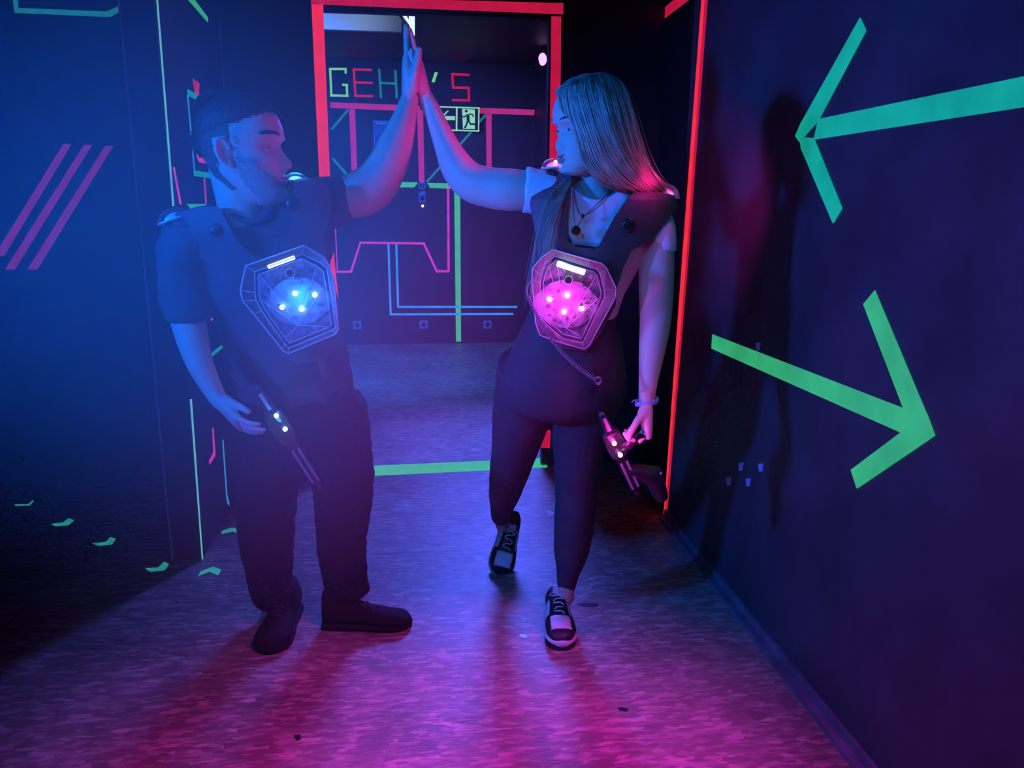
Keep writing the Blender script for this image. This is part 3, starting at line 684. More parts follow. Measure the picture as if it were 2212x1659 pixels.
# ------------------------------------------------------------------ the man
man = thing('person', PZ(690, 1370), 'bearded man in black t-shirt and jeans raising one hand to a high five, facing right', 'person')
HM = Head(PY(520, 328, 2.09), math.radians(-6), math.radians(5), math.radians(-3), 1.08, dict(nose=1.05, chin=1.3, w=1.0, back=.86, front=1.06, lid=.14))
mb = MB(); HM.surf(mb); HM.ear(mb, -1); HM.ear(mb, 1)
limb(mb, [(498, 360, 2.13, 46), (508, 400, 2.125, 47), (520, 440, 2.13, 50), (535, 490, 2.16, 66)], 1)
limb(mb, [(540, 470, 2.17, 60, .7), (550, 510, 2.18, 140, .45), (565, 580, 2.2, 130, .58), (600, 700, 2.25, 105, .62), (632, 800, 2.31, 105, .65), (640, 880, 2.35, 108, .62), (642, 920, 2.37, 80, .6)], 1)
limb(mb, [(640, 470, 2.18, 48), (690, 440, 2.18, 44), (735, 430, 2.18, 43), (773, 420, 2.19, 49), (806, 402, 2.20, 49), (832, 366, 2.21, 44), (851, 322, 2.22, 39), (866, 280, 2.235, 31), (878, 240, 2.25, 23), (885, 215, 2.265, 19.5)], 1)
limb(mb, [(470, 500, 2.16, 45), (410, 515, 2.14, 44), (396, 570, 2.13, 42), (400, 640, 2.13, 38), (408, 700, 2.12, 36), (428, 775, 2.09, 29), (456, 835, 2.07, 22), (476, 868, 2.05, 18)], 1)
W = PY(884, 213, 2.268); Dh = PY(877.5, 64, 2.29)-W
hand(mb, W, Dh, V((1, .05, 0)), V((0, -1, 0)), 1.07, curl=(.0, -.02, .03), thumb=(.78, .42, .28))
W2 = PY(476, 868, 2.05)
hand(mb, W2, PY(530, 928, 1.99)-W2, V((.6, .5, .6)), V((.35, -.85, .25)), .9, curl=(.2, .3, .25), spread=.02, thumb=(.8, .35, .3))
# legs under the jeans
limb(mb, [(602, 900, 2.37, 62), (588, 1000, 2.42, 55), (578, 1090, 2.47, 46), (578, 1180, 2.52, 40), (588, 1270, 2.56, 30), (592, 1330, 2.58, 26)], 1)
limb(mb, [(700, 900, 2.37, 62), (726, 1000, 2.42, 55), (736, 1090, 2.46, 46), (740, 1180, 2.50, 40), (744, 1260, 2.53, 30), (746, 1310, 2.54, 26)], 1)
body = bodymesh('body', mb, SKIN, man)
# eyes
def eyes(h, parent, gaze):
    for sd in (1, -1):
        c = h.w((.0625, sd*.032, 0)); k = h.k
        mb = MB(); mb.ball(c, .0118*k, 20); e = mb.build('eye', EYEW, parent, smooth=True)
        d = (h.M.to_3x3() @ V((1, gaze*1.0, 0))).normalized()
        mb = MB(); mb.ball(c+d*.0085*k, .0056*k, 14); mb.build('iris', EYED, e, smooth=True)
        mb = MB()
        for sg_, e0 in ((1, h.P.get('lid', .16)), (-1, .22)):
            rows = []
            for i in range(8):
                e = e0+(1.35-e0)*i/7; rr_ = .0132-.0008*(i == 0)
                rows.append([h.w((.0625+rr_*math.cos(e)*math.cos(a), sd*.032+rr_*math.cos(e)*math.sin(a)*1.12, sg_*rr_*math.sin(e)-.0015*abs(a)*(sg_ > 0))) for a in [-1.45+2.9*j/14 for j in range(15)]])
            n_ = 15; vs = [p for r_ in rows for p in r_]
            mb.add(vs, [(i*n_+j, i*n_+j+1, (i+1)*n_+j+1, (i+1)*n_+j) for i in range(7) for j in range(14)])
            mb.tube(rows[0], .0010*k, seg=6, ends=False)
        mb.build('eyelid', h.skin, parent, smooth=True)
        mb = MB()
        for i in range(140):
            a = random.random(); p = h.pt(.0265+.004*math.sin(a*2.4)-.003*a+random.uniform(-1, 1)*h.P.get('brow_t', .0025), sd*(.24+.62*a), .0008)
            d2 = h.M.to_3x3() @ V((-.002, sd*.008, .001+.003*(1-a))); mb.tube([p, p+d2*.6, p+d2], [.0008, .0007, .0003], seg=4, ends=False)
        mb.build('eyebrow', h.brow, parent)
HM.skin = SKIN; HM.brow = HAIRD; eyes(HM, man, -.25)
# hair: swept back cap with undercut and a small knot
def cap_shell(h, cond, off, nz=70, na=90, fn=None, thick=.004):
    mb = MB(); zs = [-.118+.239*(.5-.5*math.cos(PI*(i+.5)/nz)) for i in range(nz)]
    G_ = [[(z, 2*PI*j/na) for j in range(na)] for z in zs]; vs = []; ok = {}
    for i in range(nz):
        for j in range(na):
            z, th = G_[i][j]; ok[(i, j)] = cond(z, th)
    fs = []; n = nz*na
    for i in range(nz):
        for j in range(na):
            z, th = G_[i][j]; o_ = off(z, th) if callable(off) else off
            vs.append(h.pt(z, th, o_))
    vs += [h.pt(*G_[i][j], -.003) for i in range(nz) for j in range(na)]
    for i in range(nz-1):
        for j in range(na):
            a = (j+1) % na
            if all(ok[q] for q in ((i, j), (i, a), (i+1, j), (i+1, a))):
                fs.append((i*na+j, i*na+a, (i+1)*na+a, (i+1)*na+j)); fs.append((n+i*na+j, n+(i+1)*na+j, n+(i+1)*na+a, n+i*na+a))
    cnt = {}
    for f in fs:
        if f[0] < n:
            for a, b in zip(f, f[1:]+f[:1]): cnt[(a, b)] = 1
    fs += [(b, a, a+n, b+n) for (a, b) in cnt if (b, a) not in cnt]
    # crown cap
    top = [(nz-1)*na+j for j in range(na)]
    if ok[(nz-1, 0)]: fs.append(tuple(top))
    mb.add(vs, fs); bm_v = mb; return bm_v
def ca(th): return (th+PI) % (2*PI)-PI
mb = cap_shell(HM, lambda z, th: z > .045+.030*max(0, math.cos(th)) - .02*max(0, -math.cos(th)), lambda z, th: .001+.008*min(1, max(0, (z-.045-.030*max(0, math.cos(th))+.02*max(0, -math.cos(th)))/.022))+.0012*math.sin(th*31+z*60))
o = mb.build('hair', HAIRD, man, smooth=True)
mb = MB(); kc = PY(424, 305, 2.14)
for i in range(260):
    th = random.uniform(-1.2, 1.2)*1.0; z0 = random.uniform(.062, .118)
    a = HM.pt(z0, th*.9, .012); c = HM.w((-.02-random.random()*.03, math.sin(th)*.055, .118+.010*random.random())); d = HM.w((-.085, math.sin(th)*.04, .085)); 
    pts = [V(q) for q in crom([tuple(a), tuple(a.lerp(c, .5)+V((0, 0, .004))), tuple(c), tuple(d), tuple(kc+V((.02, 0, .01)))], 3)]
    mb.tube(pts, .0011, seg=4, ends=False)
mb.build('hair_strands', HAIRD, o)
mb = MB()
for i in range(150):
    th = random.uniform(0, 2*PI); z0 = random.uniform(.0, .05)
    a = HM.pt(z0, PI+random.uniform(-1.25, 1.25), .002); d = kc+V((random.uniform(-.01, .012), random.uniform(-.01, .01), random.uniform(-.012, .012)))
    mb.tube([V(q) for q in crom([tuple(a), tuple(a.lerp(d, .5)+(a-HM.w((0, 0, 0))).normalized()*.010), tuple(d)], 4)], .0010, seg=4, ends=False)
mb.ball(kc, (.017, .017, .020), 14)
for i in range(40):
    d = V((random.uniform(-1, .1), random.uniform(-1, .6), random.uniform(-1, .5))).normalized(); mb.tube([kc+d*.010, kc+d*.020+V((0, 0, .003)), kc+d*.032-V((0, 0, .004))], [.0012, .001, .0004], seg=4, ends=False)
mb.build('hair_knot', HAIRD, o)
SHAVE = mat('cropped_hair', (.22, .18, .15, 1), rough=.9, bump=.8, bscale=500)
def side_cond(z, th):
    a = abs(ca(th)); lim_ = -.085 if a > 2.2 else -.03
    if z < .022 and 1.62 < a < 1.98: return False
    return a > (1.5 if z < .05 else 1.32) and z > lim_ and z < .07
cap_shell(HM, side_cond, .0016).build('cropped_side', SHAVE, o, smooth=True)
# shaved sides: very short stubble strands
def stubble(h, cond, count, ln, r, m, name, parent, droop=.6, zr=(-.115, .12), thr=(-PI, PI)):
    mb = MB(); n = 0; c0 = h.w((0, 0, 0)); tries = 0
    while n < count and tries < count*20:
        tries += 1
        z = random.uniform(*zr); th = random.uniform(*thr)
        if not cond(z, th): continue
        p = h.pt(z, th, -.0005); nn = (h.pt(z, th, .004)-p).normalized()
        L = ln*random.uniform(.6, 1.3); d = (nn+V((random.uniform(-.4, .4), random.uniform(-.4, .4), -droop+random.uniform(-.3, .3)))).normalized()
        mb.tube([p, p+nn*L*.4+d*L*.3, p+d*L], [r, r*.8, r*.3], seg=3, ends=False); n += 1
    return mb.build(name, m, parent)
stubble(HM, lambda z, th: abs(ca(th)) > 1.35 and z < .06 and z > -.035-.02*(abs(ca(th)) > 2.2) and not (abs(abs(ca(th))-1.75) < .25 and z < .03), 2200, .005, .0006, HAIRD, 'shaved_side', o, droop=.8)
def beard_cond(z, th):
    a = abs(ca(th))
    if a > 1.62 or z > -.02: return False
    if a < .42 and -.0815 < z < -.061: return False        # lips
    if a < .55 and z > -.056: return False                # under the nose only a moustache
    if a < 1.0 and z > -.050-.03*(1-a): return False
    return z > -.117
cap_shell(HM, beard_cond, .0022).build('beard_base', STUB, man, smooth=True)
stubble(HM, beard_cond, 4200, .0075, .00065, STUB, 'beard', man, zr=(-.117, -.02), thr=(-1.65, 1.65))
mb = MB()
for zz, w, r in ((-.0655, .019, .0035), (-.0755, .017, .0042)):
    mb.tube([HM.pt(zz+.001*math.cos(a*PI), a*w*11, .0005) for a in [-1+2*i/12 for i in range(13)]], [r*(1-.75*abs(-1+2*i/12)**2) for i in range(13)], seg=10, ref=V((0, 0, 1)), ratio=1)
mb.build('lips', LIP, man, smooth=True)
# t-shirt
mb = MB()
limb(mb, [(540, 478, 2.165, 66, .85), (546, 495, 2.165, 120, .62), (552, 515, 2.175, 165, .5), (562, 580, 2.19, 150, .60), (585, 650, 2.215, 133, .66), (610, 720, 2.25, 124, .7), (630, 785, 2.29, 122, .72), (640, 826, 2.325, 123, .72)], ends=False)
limb(mb, [(560, 500, 2.17, 74), (640, 468, 2.175, 66), (690, 442, 2.178, 57), (722, 434, 2.18, 52), (752, 431, 2.183, 51)], ends=False)
limb(mb, [(500, 510, 2.165, 60), (430, 505, 2.145, 58), (400, 545, 2.135, 55), (398, 600, 2.13, 53), (401, 645, 2.13, 51), (405, 694, 2.125, 47)], ends=False)
sh = mb.build('t_shirt', CHAR, man, smooth=True); remesh(sh, .006, 3, disp=.022, dscale=.09)
mb = MB(); ring = [PY(x, y, Y) for x, y, Y in [(478, 440, 2.12), (500, 462, 2.085), (535, 478, 2.07), (570, 470, 2.075), (594, 445, 2.11), (585, 430, 2.16), (540, 425, 2.2), (495, 428, 2.18), (478, 440, 2.12)]]
mb.tube([V(q) for q in crom([tuple(p) for p in ring], 5)], .007, seg=10, ends=False); mb.build('collar', CHAR, sh, smooth=True)
# jeans
mb = MB()
limb(mb, [(638, 806, 2.32, 116, .75), (642, 850, 2.34, 126, .72), (648, 900, 2.365, 138, .66), (655, 950, 2.39, 130, .6)], 1)
limb(mb, [(608, 880, 2.36, 88), (592, 960, 2.40, 79), (580, 1040, 2.45, 68), (575, 1110, 2.49, 61), (576, 1180, 2.53, 57), (582, 1240, 2.555, 48), (590, 1296, 2.58, 43)], ends=False)
limb(mb, [(705, 880, 2.36, 86), (725, 950, 2.40, 77), (738, 1030, 2.44, 68), (740, 1110, 2.48, 58), (738, 1180, 2.50, 52), (742, 1240, 2.52, 48), (750, 1282, 2.53, 46)], ends=False)
je = mb.build('jeans', DENIM, man, smooth=True); remesh(je, .0065, 3, disp=.020, dscale=.07)
mb = MB(); belt = [(518, 812, 2.30), (560, 830, 2.235), (640, 838, 2.215), (720, 826, 2.235), (758, 806, 2.29)]
mb.tube([V(q) for q in crom([tuple(PY(*b)) for b in belt], 5)], .013, seg=10, ratio=.35); mb.build('shirt_hem', CHAR, sh, smooth=True)
# shoes
heel = PZ(700, 1352); toe = PZ(886, 1350)
sL = shoe('shoe', man, heel, toe-heel, V((0, 0, 1)), (toe-heel).length+.005, SHOEM, {'sole': SHOEM, 'lace': WEB}, hi=.045, wk=1.15)
toe = PZ(580, 1412); heel = toe+V((.035, .29, 0))
shoe('shoe', man, heel, toe-heel, V((0, 0, 1)), .30, SHOEM, {'sole': SHOEM, 'lace': WEB}, hi=.045, wk=1.3)

# ------------------------------------------------------------------ the woman
wom = thing('person', PZ(1200, 1340), 'long-haired blonde woman in white t-shirt and black leggings stepping forward, high-fiving with raised hand', 'person')
HW = Head(PY(1271, 279, 2.11), math.radians(196), math.radians(-5), math.radians(0), .99, dict(nose=.62, chin=.8, w=.96, lips=1.15, brow_t=.0012, lid=.2))
HW.skin = SKIN2; HW.brow = mat('brow_hair', (.12, .08, .05, 1), rough=.6)
mb = MB(); HW.surf(mb); HW.ear(mb, -1); HW.ear(mb, 1)
limb(mb, [(1280, 330, 2.145, 40), (1280, 370, 2.14, 39), (1284, 410, 2.14, 42), (1290, 455, 2.15, 60)], 1)
limb(mb, [(1292, 440, 2.15, 60, .8), (1292, 470, 2.155, 110, .55), (1282, 530, 2.16, 104, .65), (1262, 600, 2.17, 88, .75), (1245, 670, 2.18, 80, .8), (1235, 740, 2.2, 92, .8), (1230, 800, 2.24, 100, .75), (1225, 850, 2.26, 80, .7)], 1)
limb(mb, [(1230, 440, 2.15, 40), (1180, 418, 2.14, 40), (1140, 412, 2.145, 42), (1098, 410, 2.15, 44.5), (1056, 405, 2.17, 43), (1018, 393, 2.185, 41), (988, 362, 2.20, 36), (966, 318, 2.225, 27.5), (948, 275, 2.245, 22), (932, 236, 2.265, 18.5), (919, 210, 2.28, 16.5)], 1)
limb(mb, [(1350, 445, 2.15, 40), (1398, 465, 2.14, 40), (1416, 520, 2.12, 38), (1418, 600, 2.11, 38), (1416, 690, 2.09, 34), (1408, 760, 2.06, 28), (1401, 820, 2.03, 21), (1396, 868, 2.0, 17)], 1)
W = PY(917, 207, 2.285); Dh = PY(888, 72, 2.29)-W
mbn = []
hand(mb, W, Dh, V((-1, -.05, 0)), V((0, -1, 0)), .98, curl=(.03, .0, .0), thumb=(.8, .38, .1), nails=mbn)
W2 = PY(1396, 870, 2.0); PALM = W2+(PY(1398, 960, 1.985)-W2).normalized()*.085+V((-.027, 0, 0))
hand(mb, W2, PY(1398, 960, 1.985)-W2, V((-1, .25, 0)), V((-.2, -1, .05)), .95, curl=(.9, 1.0, .7), spread=.02, thumb=(.6, .35, .6), nails=mbn)
limb(mb, [(1165, 810, 2.26, 66), (1130, 890, 2.33, 50), (1112, 960, 2.41, 42), (1100, 1020, 2.53, 36), (1091, 1070, 2.70, 26), (1084, 1112, 2.84, 17), (1086, 1135, 2.90, 15)], 1)
limb(mb, [(1262, 810, 2.25, 70), (1254, 900, 2.28, 56), (1248, 980, 2.31, 46), (1245, 1050, 2.34, 39), (1240, 1120, 2.37, 37), (1234, 1190, 2.41, 32), (1225, 1245, 2.43, 20), (1222, 1290, 2.45, 18)], 1)
bodymesh('body', mb, SKIN2, wom)
for q_ in mbn: q_.build('fingernail', NAIL, wom, smooth=True)
eyes(HW, wom, .1)
mb = MB()
for zz, w, r in ((-.0650, .022, .0040), (-.0760, .020, .0048)):
    mb.tube([HW.pt(zz+.001*math.cos(a*PI)+.008*a*a, a*w*12, .001) for a in [-1+2*i/12 for i in range(13)]], [r*(1-.75*abs(-1+2*i/12)**2) for i in range(13)], seg=10, ref=V((0, 0, 1)))
mb.build('lips', LIP, wom, smooth=True)
# hair
GH = [[(1268, 166, 2.09), (1225, 190, 2.05), (1227, 235, 2.035), (1243, 290, 2.025), (1258, 345, 2.025), (1290, 388, 2.035), (1335, 412, 2.06), (1385, 424, 2.12)],
      [(1280, 160, 2.08), (1258, 185, 2.02), (1268, 240, 2.0), (1288, 300, 1.99), (1310, 350, 1.995), (1342, 388, 2.01), (1375, 410, 2.05), (1405, 425, 2.12)],
      [(1295, 157, 2.09), (1300, 180, 2.015), (1312, 240, 1.995), (1330, 300, 1.99), (1352, 345, 2.0), (1378, 382, 2.02), (1403, 405, 2.06), (1424, 423, 2.13)],
      [(1308, 158, 2.11), (1335, 182, 2.05), (1350, 240, 2.03), (1364, 300, 2.035), (1380, 345, 2.045), (1402, 380, 2.06), (1424, 402, 2.09), (1442, 420, 2.15)],
      [(1312, 160, 2.14), (1345, 190, 2.12), (1366, 245, 2.11), (1382, 300, 2.11), (1398, 345, 2.12), (1415, 380, 2.13), (1432, 402, 2.14), (1446, 418, 2.18)]]
mb = cap_shell(HW, lambda z, th: z > .055+.036*max(0, math.cos(th))-.085*max(0, -math.cos(th)) , lambda z, th: .016)
guide_shell(mb, GH)
hr = mb.build('hair', HAIRB, wom, smooth=True)
mb = MB(); strands(mb, GH, 620, .0016, depth=.012, per=3)
strands(mb, GH, 60, .0009, depth=.03, per=3, jitter=2.2)
# far side of the parting and wisps along the hairline
GF = [[(1268, 166, 2.09), (1238, 172, 2.08), (1212, 196, 2.06), (1203, 225, 2.06), (1206, 250, 2.10)], [(1285, 160, 2.10), (1262, 163, 2.13), (1232, 172, 2.16), (1208, 205, 2.17), (1200, 245, 2.17)]]
strands(mb, [[(1272, 163, 2.085), (1240, 180, 2.05), (1224, 205, 2.045), (1226, 235, 2.04), (1236, 262, 2.035)]]+[[(1270, 162, 2.10), (1236, 170, 2.085), (1212, 190, 2.07), (1206, 214, 2.07), (1212, 240, 2.06)]], 90, .0013, depth=.004, per=3)
mb.build('hair_strands', HAIRB, hr)
mb = MB()
GL = [[(1232, 385, 2.09), (1206, 430, 2.035), (1184, 480, 2.02), (1172, 540, 2.015), (1152, 600, 2.02), (1140, 650, 2.03)], [(1240, 388, 2.09), (1216, 440, 2.035), (1202, 490, 2.01), (1192, 545, 2.0), (1175, 585, 2.0), (1160, 620, 2.0)], [(1225, 380, 2.1), (1182, 430, 2.05), (1160, 490, 2.03), (1148, 560, 2.04), (1136, 620, 2.05), (1132, 680, 2.06)]]
strands(mb, GL, 85, .0006, depth=.01, per=4, jitter=1.8)
mb.build('front_lock', HAIRB, hr)
# t-shirt
mb = MB()
limb(mb, [(1290, 452, 2.15, 66, .85), (1291, 466, 2.15, 112, .66), (1288, 500, 2.155, 130, .58), (1272, 560, 2.165, 110, .72), (1256, 620, 2.175, 96, .82), (1246, 668, 2.185, 90, .86)], ends=False)
limb(mb, [(1240, 462, 2.15, 54), (1190, 428, 2.145, 52), (1158, 415, 2.145, 49), (1133, 411, 2.148, 49)], ends=False)
limb(mb, [(1340, 470, 2.15, 52), (1388, 466, 2.145, 50), (1414, 500, 2.13, 44), (1419, 548, 2.12, 43)], ends=False)
ts = mb.build('t_shirt', WHITEC, wom, smooth=True); remesh(ts, .0055, 3, disp=.012, dscale=.08)
mb = MB(); ring = [(1232, 392, 2.15), (1238, 412, 2.09), (1258, 428, 2.065), (1288, 436, 2.06), (1318, 428, 2.07), (1338, 412, 2.10), (1335, 398, 2.16), (1290, 392, 2.22), (1250, 388, 2.2), (1232, 392, 2.15)]
mb.tube([V(q) for q in crom([tuple(PY(*b)) for b in ring], 5)], .006, seg=10, ends=False); mb.build('collar', WHITEC, ts, smooth=True)
# yoke of the shirt filling the neckline
mb = sheet([(1236, 404), (1262, 428), (1290, 434), (1320, 426), (1340, 408), (1372, 412), (1330, 480), (1300, 535), (1240, 528), (1222, 500), (1222, 420)], lambda x, y: 2.085-.02*min(1, (y-400)/90)-.02*math.sqrt(max(0, 1-((x-1285)/110)**2)), .010)
mb.build('shirt_front', WHITEC, ts, smooth=True)
# leggings with high waist
mb = MB()
limb(mb, [(1246, 655, 2.185, 86, .85), (1236, 700, 2.19, 100, .85), (1230, 745, 2.205, 118, .8), (1224, 790, 2.225, 130, .76), (1220, 835, 2.24, 134, .7), (1218, 865, 2.255, 128, .62), (1214, 886, 2.27, 92, .5), (1210, 898, 2.28, 45, .45)], 1)
limb(mb, [(1160, 800, 2.25, 88), (1138, 860, 2.31, 72), (1124, 910, 2.35, 62), (1113, 965, 2.42, 51), (1100, 1020, 2.53, 43), (1090, 1065, 2.69, 34), (1083, 1100, 2.80, 24), (1083, 1118, 2.85, 21)], ends=False)
limb(mb, [(1268, 800, 2.25, 88), (1260, 860, 2.27, 76), (1254, 920, 2.29, 66), (1249, 990, 2.315, 53), (1245, 1055, 2.345, 45.5), (1241, 1120, 2.375, 43), (1235, 1185, 2.41, 38.5), (1227, 1235, 2.43, 26), (1223, 1272, 2.445, 18.5)], ends=False)
lg = mb.build('leggings', LEGG, wom, smooth=True); remesh(lg, .0055, 4, disp=.005, dscale=.1)
# necklaces and bracelet
t_ = MB()
def chain(pts, r): t_.tube([V(q) for q in crom([tuple(PY(*p)) for p in pts], 6)], r, seg=6)
chain([(1240, 385, 2.09), (1242, 430, 2.045), (1258, 466, 2.022), (1300, 440, 2.035), (1330, 405, 2.09)], .0010); t_.ball(PY(1259, 467, 2.018), .0055, 12)
chain([(1236, 385, 2.09), (1238, 440, 2.035), (1244, 490, 2.012), (1262, 468, 2.02), (1325, 408, 2.08)], .0010)
t_.ball(PY(1244, 498, 2.010), (.0125, .002, .0125), 18)
t_.build('necklace', mat('dark_gold', (.12, .08, .04, 1), rough=.3, metal=.8), wom, smooth=True)
mb = MB(); bc = PY(1397, 868, 2.0)
R_ = 21*scl(bc)
for q in range(3):
    mb.tube([bc+V((math.cos(a)*R_*1.12, math.sin(a)*R_*.95, .004*q-.003+.005*math.cos(a)+.0015*math.sin(a*9+q*2))) for a in [2*PI*i/40 for i in range(41)]], .0026, seg=8, ref=V((0, 0, 1)), ends=False)
mb.tube([bc+V((-R_*1.1, -.01, .004)), bc+V((-R_*1.5, -.012, .009)), bc+V((-R_*1.7, -.012, .003))], .0016, seg=6)
mb.build('bracelet', mat('bracelet_beads', (.35, .35, .7, 1), rough=.3), wom, smooth=True)
# sneakers
PT = {'sole': SHOEW, 'cap': SHOEW, 'lace': SHOEW}
toe = PZ(1215, 1406); heel = toe+V((.020, .262, 0))
s1 = shoe('sneaker', wom, heel+V((0, 0, .012)), toe-heel, V((0, 0, 1)), .262, SHOEB, PT, wk=1.1)
mb = MB()
f = (toe-heel).normalized(); s_ = f.cross(V((0, 0, 1)))
mb.ring_loft([[heel+f*(.262*t)+s_*(sd*w)+V((0, 0, z)) for sd, z in ((-1, 0), (1, 0), (1, .0125), (-1, .0125))] for t, w in ((-.01, .028), (.08, .038), (.4, .041), (.65, .050), (.8, .052), (.92, .043), (.985, .026), (1.01, .012))])
mb.build('outsole', SHOEB, s1)
toe = PZ(1080, 1231)+V((0, 0, .004)); heel = PY(1104, 1116, 2.985)
s2 = shoe('sneaker', wom, heel, toe-heel, V((.1, -.75, .66)), .25, SHOEB, PT, wk=1.08)

def spot(name, loc, tgt, power, color, size=60, blend=.6, rad=.1):
    l = bpy.data.lights.new(name, 'SPOT'); l.energy = power; l.color = color; l.spot_size = math.radians(size); l.spot_blend = blend; l.shadow_soft_size = rad
    o = bpy.data.objects.new(name, l); COL.objects.link(o); o.location = loc
    o.rotation_euler = (V(tgt)-V(loc)).to_track_quat('-Z', 'Y').to_euler(); return o
# ================================================================== LASER TAG GEAR
def cpoly(pts, Yf): return [PY(x, y, Yf(x, y) if callable(Yf) else Yf) for x, y in pts]
def chest_unit(parent, outer, inner, Yb, Yfr, leds, bar, barw, lens, ledmat, ledcol, power, inner_k, aim):
    slope = lambda base: (lambda x, y: base+(y-650)*.00035)
    yb, yf = slope(Yb), slope(Yfr)
    O = cpoly(outer, yb); O2 = cpoly(outer, slope(Yb-.012)); n = len(outer)
    cx = sum(p[0] for p in outer)/n; cy = sum(p[1] for p in outer)/n
    # front plate = inner polygon resampled to n points by angle
    def angpt(poly, a):
        best = None
        d = (math.cos(a), math.sin(a))
        for i in range(len(poly)):
            p, q = poly[i-1], poly[i]
            ex, ey = q[0]-p[0], q[1]-p[1]; det = d[0]*(-ey)+d[1]*ex
            if abs(det) < 1e-9: continue
            rx, ry = p[0]-cx, p[1]-cy
            t = (rx*(-ey)+ry*ex)/det; u = (d[0]*ry-d[1]*rx)/det
            if t > 0 and -1e-6 <= u <= 1+1e-6: best = t if best is None else max(best, t)
        return (cx+d[0]*best, cy+d[1]*best)
    I = [angpt(inner, math.atan2(p[1]-cy, p[0]-cx)) for p in outer]
    In = cpoly(I, yf); I2 = cpoly([(cx+(x-cx)*.90, cy+(y-cy)*.90) for x, y in I], slope(Yfr-.004))
    mb = MB(); mb.ring_loft([O, O2, In, I2], cap=False); mb.add(I2, [tuple(range(n))]); cov = mb.build('clear_cover', CLEAR, parent)
    mb = MB()
    for ring, r in ((O2, .0017), (In, .0010), (I2, .0008)):
        mb.tube(ring+[ring[0]], r, seg=6, ends=False)
    for a, b in zip(In, O2): mb.tube([a, b], .0008, seg=5, ends=False)
    mb.build('edge_highlight', RIM, cov, smooth=True)  # pale beads added along the cover edges as bright highlight lines
    # backing tray, circuit board on the upper part, frosted reflector below
    sh_ = lambda P, k: [(cx+(x-cx)*k, cy+(y-cy)*k) for x, y in P]
    mb = MB(); mb.prism(cpoly(sh_(outer, .99), slope(Yb+.002)), V((0, .012, 0))); mb.build('backing_tray', BLKPL, parent)
    mb = MB(); mb.prism(cpoly(sh_(I, .92), slope(Yb-.006)), V((0, .003, 0))); bd = mb.build('circuit_board', PCB, parent)
    mb = MB()
    rnd = random.Random(len(outer)*7+int(cx))
    for i in range(70):
        a = rnd.uniform(0, 2*PI); rr = rnd.uniform(.35, .82); p = angpt(I, a); x, y = cx+(p[0]-cx)*rr, cy+(p[1]-cy)*rr
        P = PY(x, y, slope(Yb-.010)(x, y)); w, h = rnd.uniform(.0012, .004), rnd.uniform(.0012, .004); d = rnd.uniform(.001, .005)
        mb.box((P.x-w, P.y-d, P.z-h), (P.x+w, P.y+.004, P.z+h))
    mb.build('board_component', METAL, bd, kind='stuff')
    lx = sum(p[0] for p in leds)/4; ly = sum(p[1] for p in leds)/4
    refl = [(lx+70*math.cos(a)*(1 if abs(math.cos(a*2)) > .3 else .9), ly+52*math.sin(a)) for a in [2*PI*i/18 for i in range(18)]]
    mb = MB(); mb.prism(cpoly(refl, slope(Yb-.012)), V((0, .004, 0))); mb.build('reflector', REFL, parent)
    mb = MB()
    for i in range(len(I)):
        if i % 2 == 0: 
            a = (lx, ly+52); b = (cx+(I[i][0]-cx)*.86, cy+(I[i][1]-cy)*.86); mb.tube([PY(a[0], a[1], slope(Yb-.02)(*a)), PY(b[0], b[1], slope(Yb-.03)(*b))], .0008, seg=5)
    mb.build('inner_rib', RIM, cov)
    for x, y in leds:
        P = PY(x, y, slope(Yb-.018)(x, y)); mb = MB(); mb.ball(P, (.0062, .005, .0062), 14); mb.build('led', ledmat, parent, smooth=True)
    a, b = bar; P, Q = PY(a[0], a[1], slope(Yfr+.006)(*a)), PY(b[0], b[1], slope(Yfr+.006)(*b))
    mb = MB(); mb.tube([P, Q], barw*scl(P)/2, seg=6, ends=False); mb.build('light_bar', BARW, parent)
    P = PY(lens[0], lens[1], slope(Yb-.014)(*lens))
    mb = MB(); mb.tube([P, P+V((0, -.012, 0))], .0095, seg=20, ref=V((0, 0, 1)), ends=False); ln = mb.build('sensor_lens', BLKPL, parent, smooth=False)
    mb = MB(); mb.tube([P+V((math.cos(q)*.0105, -.012, math.sin(q)*.0105)) for q in [2*PI*i/20 for i in range(21)]], .0012, seg=6, ends=False); mb.build('lens_ring', RIM, ln, smooth=True)
    def lamp(x, y, Y, pw, rad=.02):
        l = bpy.data.lights.new('led_light', 'POINT'); l.energy = pw; l.color = ledcol; l.shadow_soft_size = rad
        o = bpy.data.objects.new('led_light', l); COL.objects.link(o); o.location = PY(x, y, Y)
    lamp(lx, ly, slope(Yfr+.012)(lx, ly), inner_k, .01)
    c_ = PY(lx, ly, slope(Yfr-.05)(lx, ly)); spot('chest_unit_light', c_, c_+V(aim), power, ledcol, 150, .6, .05)
